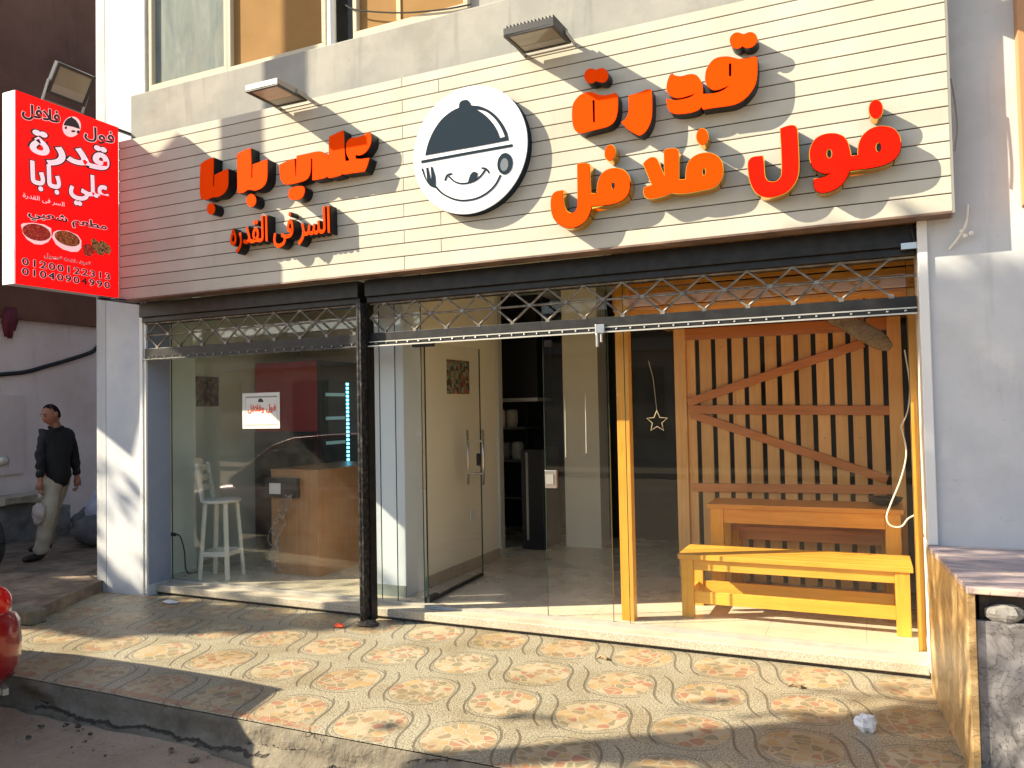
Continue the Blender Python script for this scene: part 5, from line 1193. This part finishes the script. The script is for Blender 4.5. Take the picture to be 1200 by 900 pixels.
# motorcycle beyond the left edge: one mirror shows
MO = thing('motorcycle', (-7.3, 4.25, .1), 'parked black motorcycle, only one mirror of it showing at the left edge', 'motorcycle')
mx0, my = -8.55, 4.85
for xx in (mx0-.62, mx0+.62):
    m = MB(); n = 30; m.tube([(xx+.27*cos(2*pi*i/n), my, .40+.27*sin(2*pi*i/n)) for i in range(n+1)], .05, 8, caps=False); wh = m.build('wheel', M['tyre'], MO, smooth=True)
    m = MB(); [m.bar((xx, my, .40), (xx+.25*cos(k*pi/4), my, .40+.25*sin(k*pi/4)), .015, .015) for k in range(8)]; m.tube([(xx, my-.07, .4), (xx, my+.07, .4)], .045, 10); m.build('spokes', M['alu'], wh)
m = MB(); m.tube([(mx0+.62, my, .40), (mx0+.42, my, .95), (mx0+.38, my, 1.05)], .03, 8); m.tube([(mx0-.62, my, .4), (mx0-.2, my, .5), (mx0+.1, my, .45), (mx0+.4, my, .92)], .03, 8); m.build('frame', M['lamp_black'], MO)
m = MB(); m.ball((mx0+.12, my, .88), (.28, .14, .13), 16, 10); m.build('fuel_tank', M['black_plastic'], MO, smooth=True)
m = MB(); m.loft([[(mx0-.65+.6*i/5, my+.13*cos(q)*(.6+.4*i/5), .84+.05*sin(q)+.03*(5-i)/5) for q in [2*pi*k/12 for k in range(12)]] for i in range(6)]); m.build('seat', M['shirt'], MO, smooth=True)
m = MB(); m.ball((mx0+.02, my, .52), (.20, .14, .18), 12, 8); m.build('engine', M['lamp_grey'], MO)
m = MB(); m.tube([(mx0+.30, my-.36, 1.08), (mx0+.36, my-.15, 1.08), (mx0+.38, my, 1.04), (mx0+.36, my+.15, 1.08), (mx0+.30, my+.36, 1.08)], .015, 8); m.build('handlebar', M['lamp_black'], MO)
m = MB(); m.ball((mx0+.50, my, .98), (.09, .10, .10), 12, 8); m.build('headlight', M['steel'], MO, smooth=True)
mc = onY(4, 540, my+.10)
for yy, cc in ((my+.30, mc), (my-.30, mc+Vector((.05, -.7, 0)))):
    m = MB(); m.ball(cc, (.075, .045, .055), 14, 9); m.tube([cc+Vector((.02, 0, -.04)), cc+Vector((.07, 0, -.05))], .01, 6); m.tube([cc+Vector((0, 0, -.04)), (mx0+.34, yy, 1.08)], .007, 6); m.build('mirror', M['lamp_grey'], MO, smooth=True)

# ------------------------------------------------------------------ unseen street and added shadow board: shade the front, mirrored in the glass
def on_plane(p): return p+Vector((1, .515, -.77))*((.5-p.y)/.515)
def tree(name, base, crown, n_limbs, leaves, lab, seed, lsize=.16, mask=None):
    random.seed(seed); t = thing(name, base, lab, 'tree')
    bx, by, bz = base; (cx_, cy2, cz_), (rx_, ry_, rz_) = crown
    m = MB(); top = Vector((cx_, cy2, cz_-rz_*.2)); b0 = Vector(base)
    m.tube(smooth_loop([b0, b0+(top-b0)*.35+Vector((.1, .05, 0)), b0+(top-b0)*.7, top], 4, 180, False), [.20-.012*i for i in range(13)], 10)
    tips = []
    for k in range(n_limbs):
        a_ = random.uniform(0, 2*pi); u_ = random.uniform(-.6, .9); q = sqrt(max(0, 1-u_*u_))
        tip = Vector((cx_+rx_*.75*q*cos(a_), cy2+ry_*.75*q*sin(a_), cz_+rz_*.75*u_)); s0 = b0+(top-b0)*random.uniform(.6, .98)
        m.tube([s0, (s0+tip)/2+Vector((0, 0, .15)), tip], [.06, .04, .015], 6); tips.append(tip)
    m.build('trunk', M['bark'], t, smooth=True)
    c = MB(); vs, fs = [], []
    cl = [t_+Vector((random.gauss(0, .3), random.gauss(0, .3), random.gauss(0, .3))) for t_ in tips for _ in range(3)]
    made = 0
    while made < leaves:
        p = random.choice(cl)+Vector((random.gauss(0, .38), random.gauss(0, .38), random.gauss(0, .34)))
        made += 1
        if mask and not mask(p): continue
        d1 = Vector((random.gauss(0, 1), random.gauss(0, 1), random.gauss(0, 1))).normalized(); d2 = d1.orthogonal().normalized(); s_ = lsize*random.uniform(.6, 1.2); b_ = len(vs)
        vs += [p-d1*s_*.5, p+d2*s_*.24, p+d1*s_*.5, p-d2*s_*.24]; fs.append((b_, b_+1, b_+2, b_+3))
    c.add(vs, fs); c.build('crown', M['leaf'], t, merge=False); return t
tree('street_tree', (-7.2, .0, -.17), ((-7.35, .5, 6.9), (1.35, .9, 2.2)), 26, 5200, 'leafy street tree standing in the lane left of the camera', 4, .20, lambda p: on_plane(p).x > -8.55+.25*mnoise.noise(p*1.5) and on_plane(p).z < 8.85+.2*mnoise.noise(p*1.7) and (on_plane(p).z > 7.3 or on_plane(p).z < 5.0 or random.random() < .08))
tree('street_tree', (-14.6, .2, -.17), ((-14.2, .5, 6.4), (2.2, .9, 1.2)), 30, 7000, 'broad low street tree further along the lane', 9, .22, lambda p: on_plane(p).x < -11.9+.12*mnoise.noise(p*3) and on_plane(p).z > 5.2+.1*mnoise.noise(p*2) and (on_plane(p).z < 6.7 or (on_plane(p).z < 8.0 and random.random() < .09)))
HY = 3.2; HT = (HY-.5)/.515        # slid along the sun's direction
HB = thing('shade_cutout', (-12.74+HT, HY, -.17), 'unseen saw-edged hoarding on a pole beyond the left edge', 'cutout')
m = MB(); m.prism([(x+HT, HY-.03, z_-.77*HT) for x, z_ in [(-15.9, 8.62), (-15.36, 8.30), (-14.89, 8.03), (-14.52, 9.05), (-14.05, 8.81), (-13.6, 8.50), (-13.42, 8.36), (-13.24, 8.24), (-12.84, 8.0), (-12.84, 9.92), (-13.10, 10.06), (-13.39, 10.29), (-13.65, 10.13), (-14.09, 10.38), (-14.6, 10.1), (-15.2, 10.4), (-15.9, 10.2)]], (0, .05, 0)); m.build('board', M['brown_wall'], HB)  # added board, outline drawn back from the shadow on the shop front
m = MB(); m.tube([(-12.74+HT, HY, -.17), (-12.74+HT, HY, 9.0)], .105, 14); m.build('pole', M['lamp_grey'], HB)
OB = thing('opposite_building', (-6, -14, 0), 'plain sandy building across the lane behind the camera', 'building')
m = MB(); m.box(-26, 14, -18, -13, -.1, 4.6); m.build('wall', M['street_wall'], OB)
for k in range(9):
    for zz in (.6,):
        x = -24+k*4.2; m = MB(); m.box(x, x+1.6, -13.0, -12.94, zz, zz+(2.2 if zz < 1 else 1.5)); m.build('window', M['car_window'] if (k+int(zz)) % 3 else M['brown_pane'], OB)
m = MB(); m.box(-26, 14, -13.0, -12.6, 3.3, 3.5); m.build('ledge', M['concrete_pale'], OB)
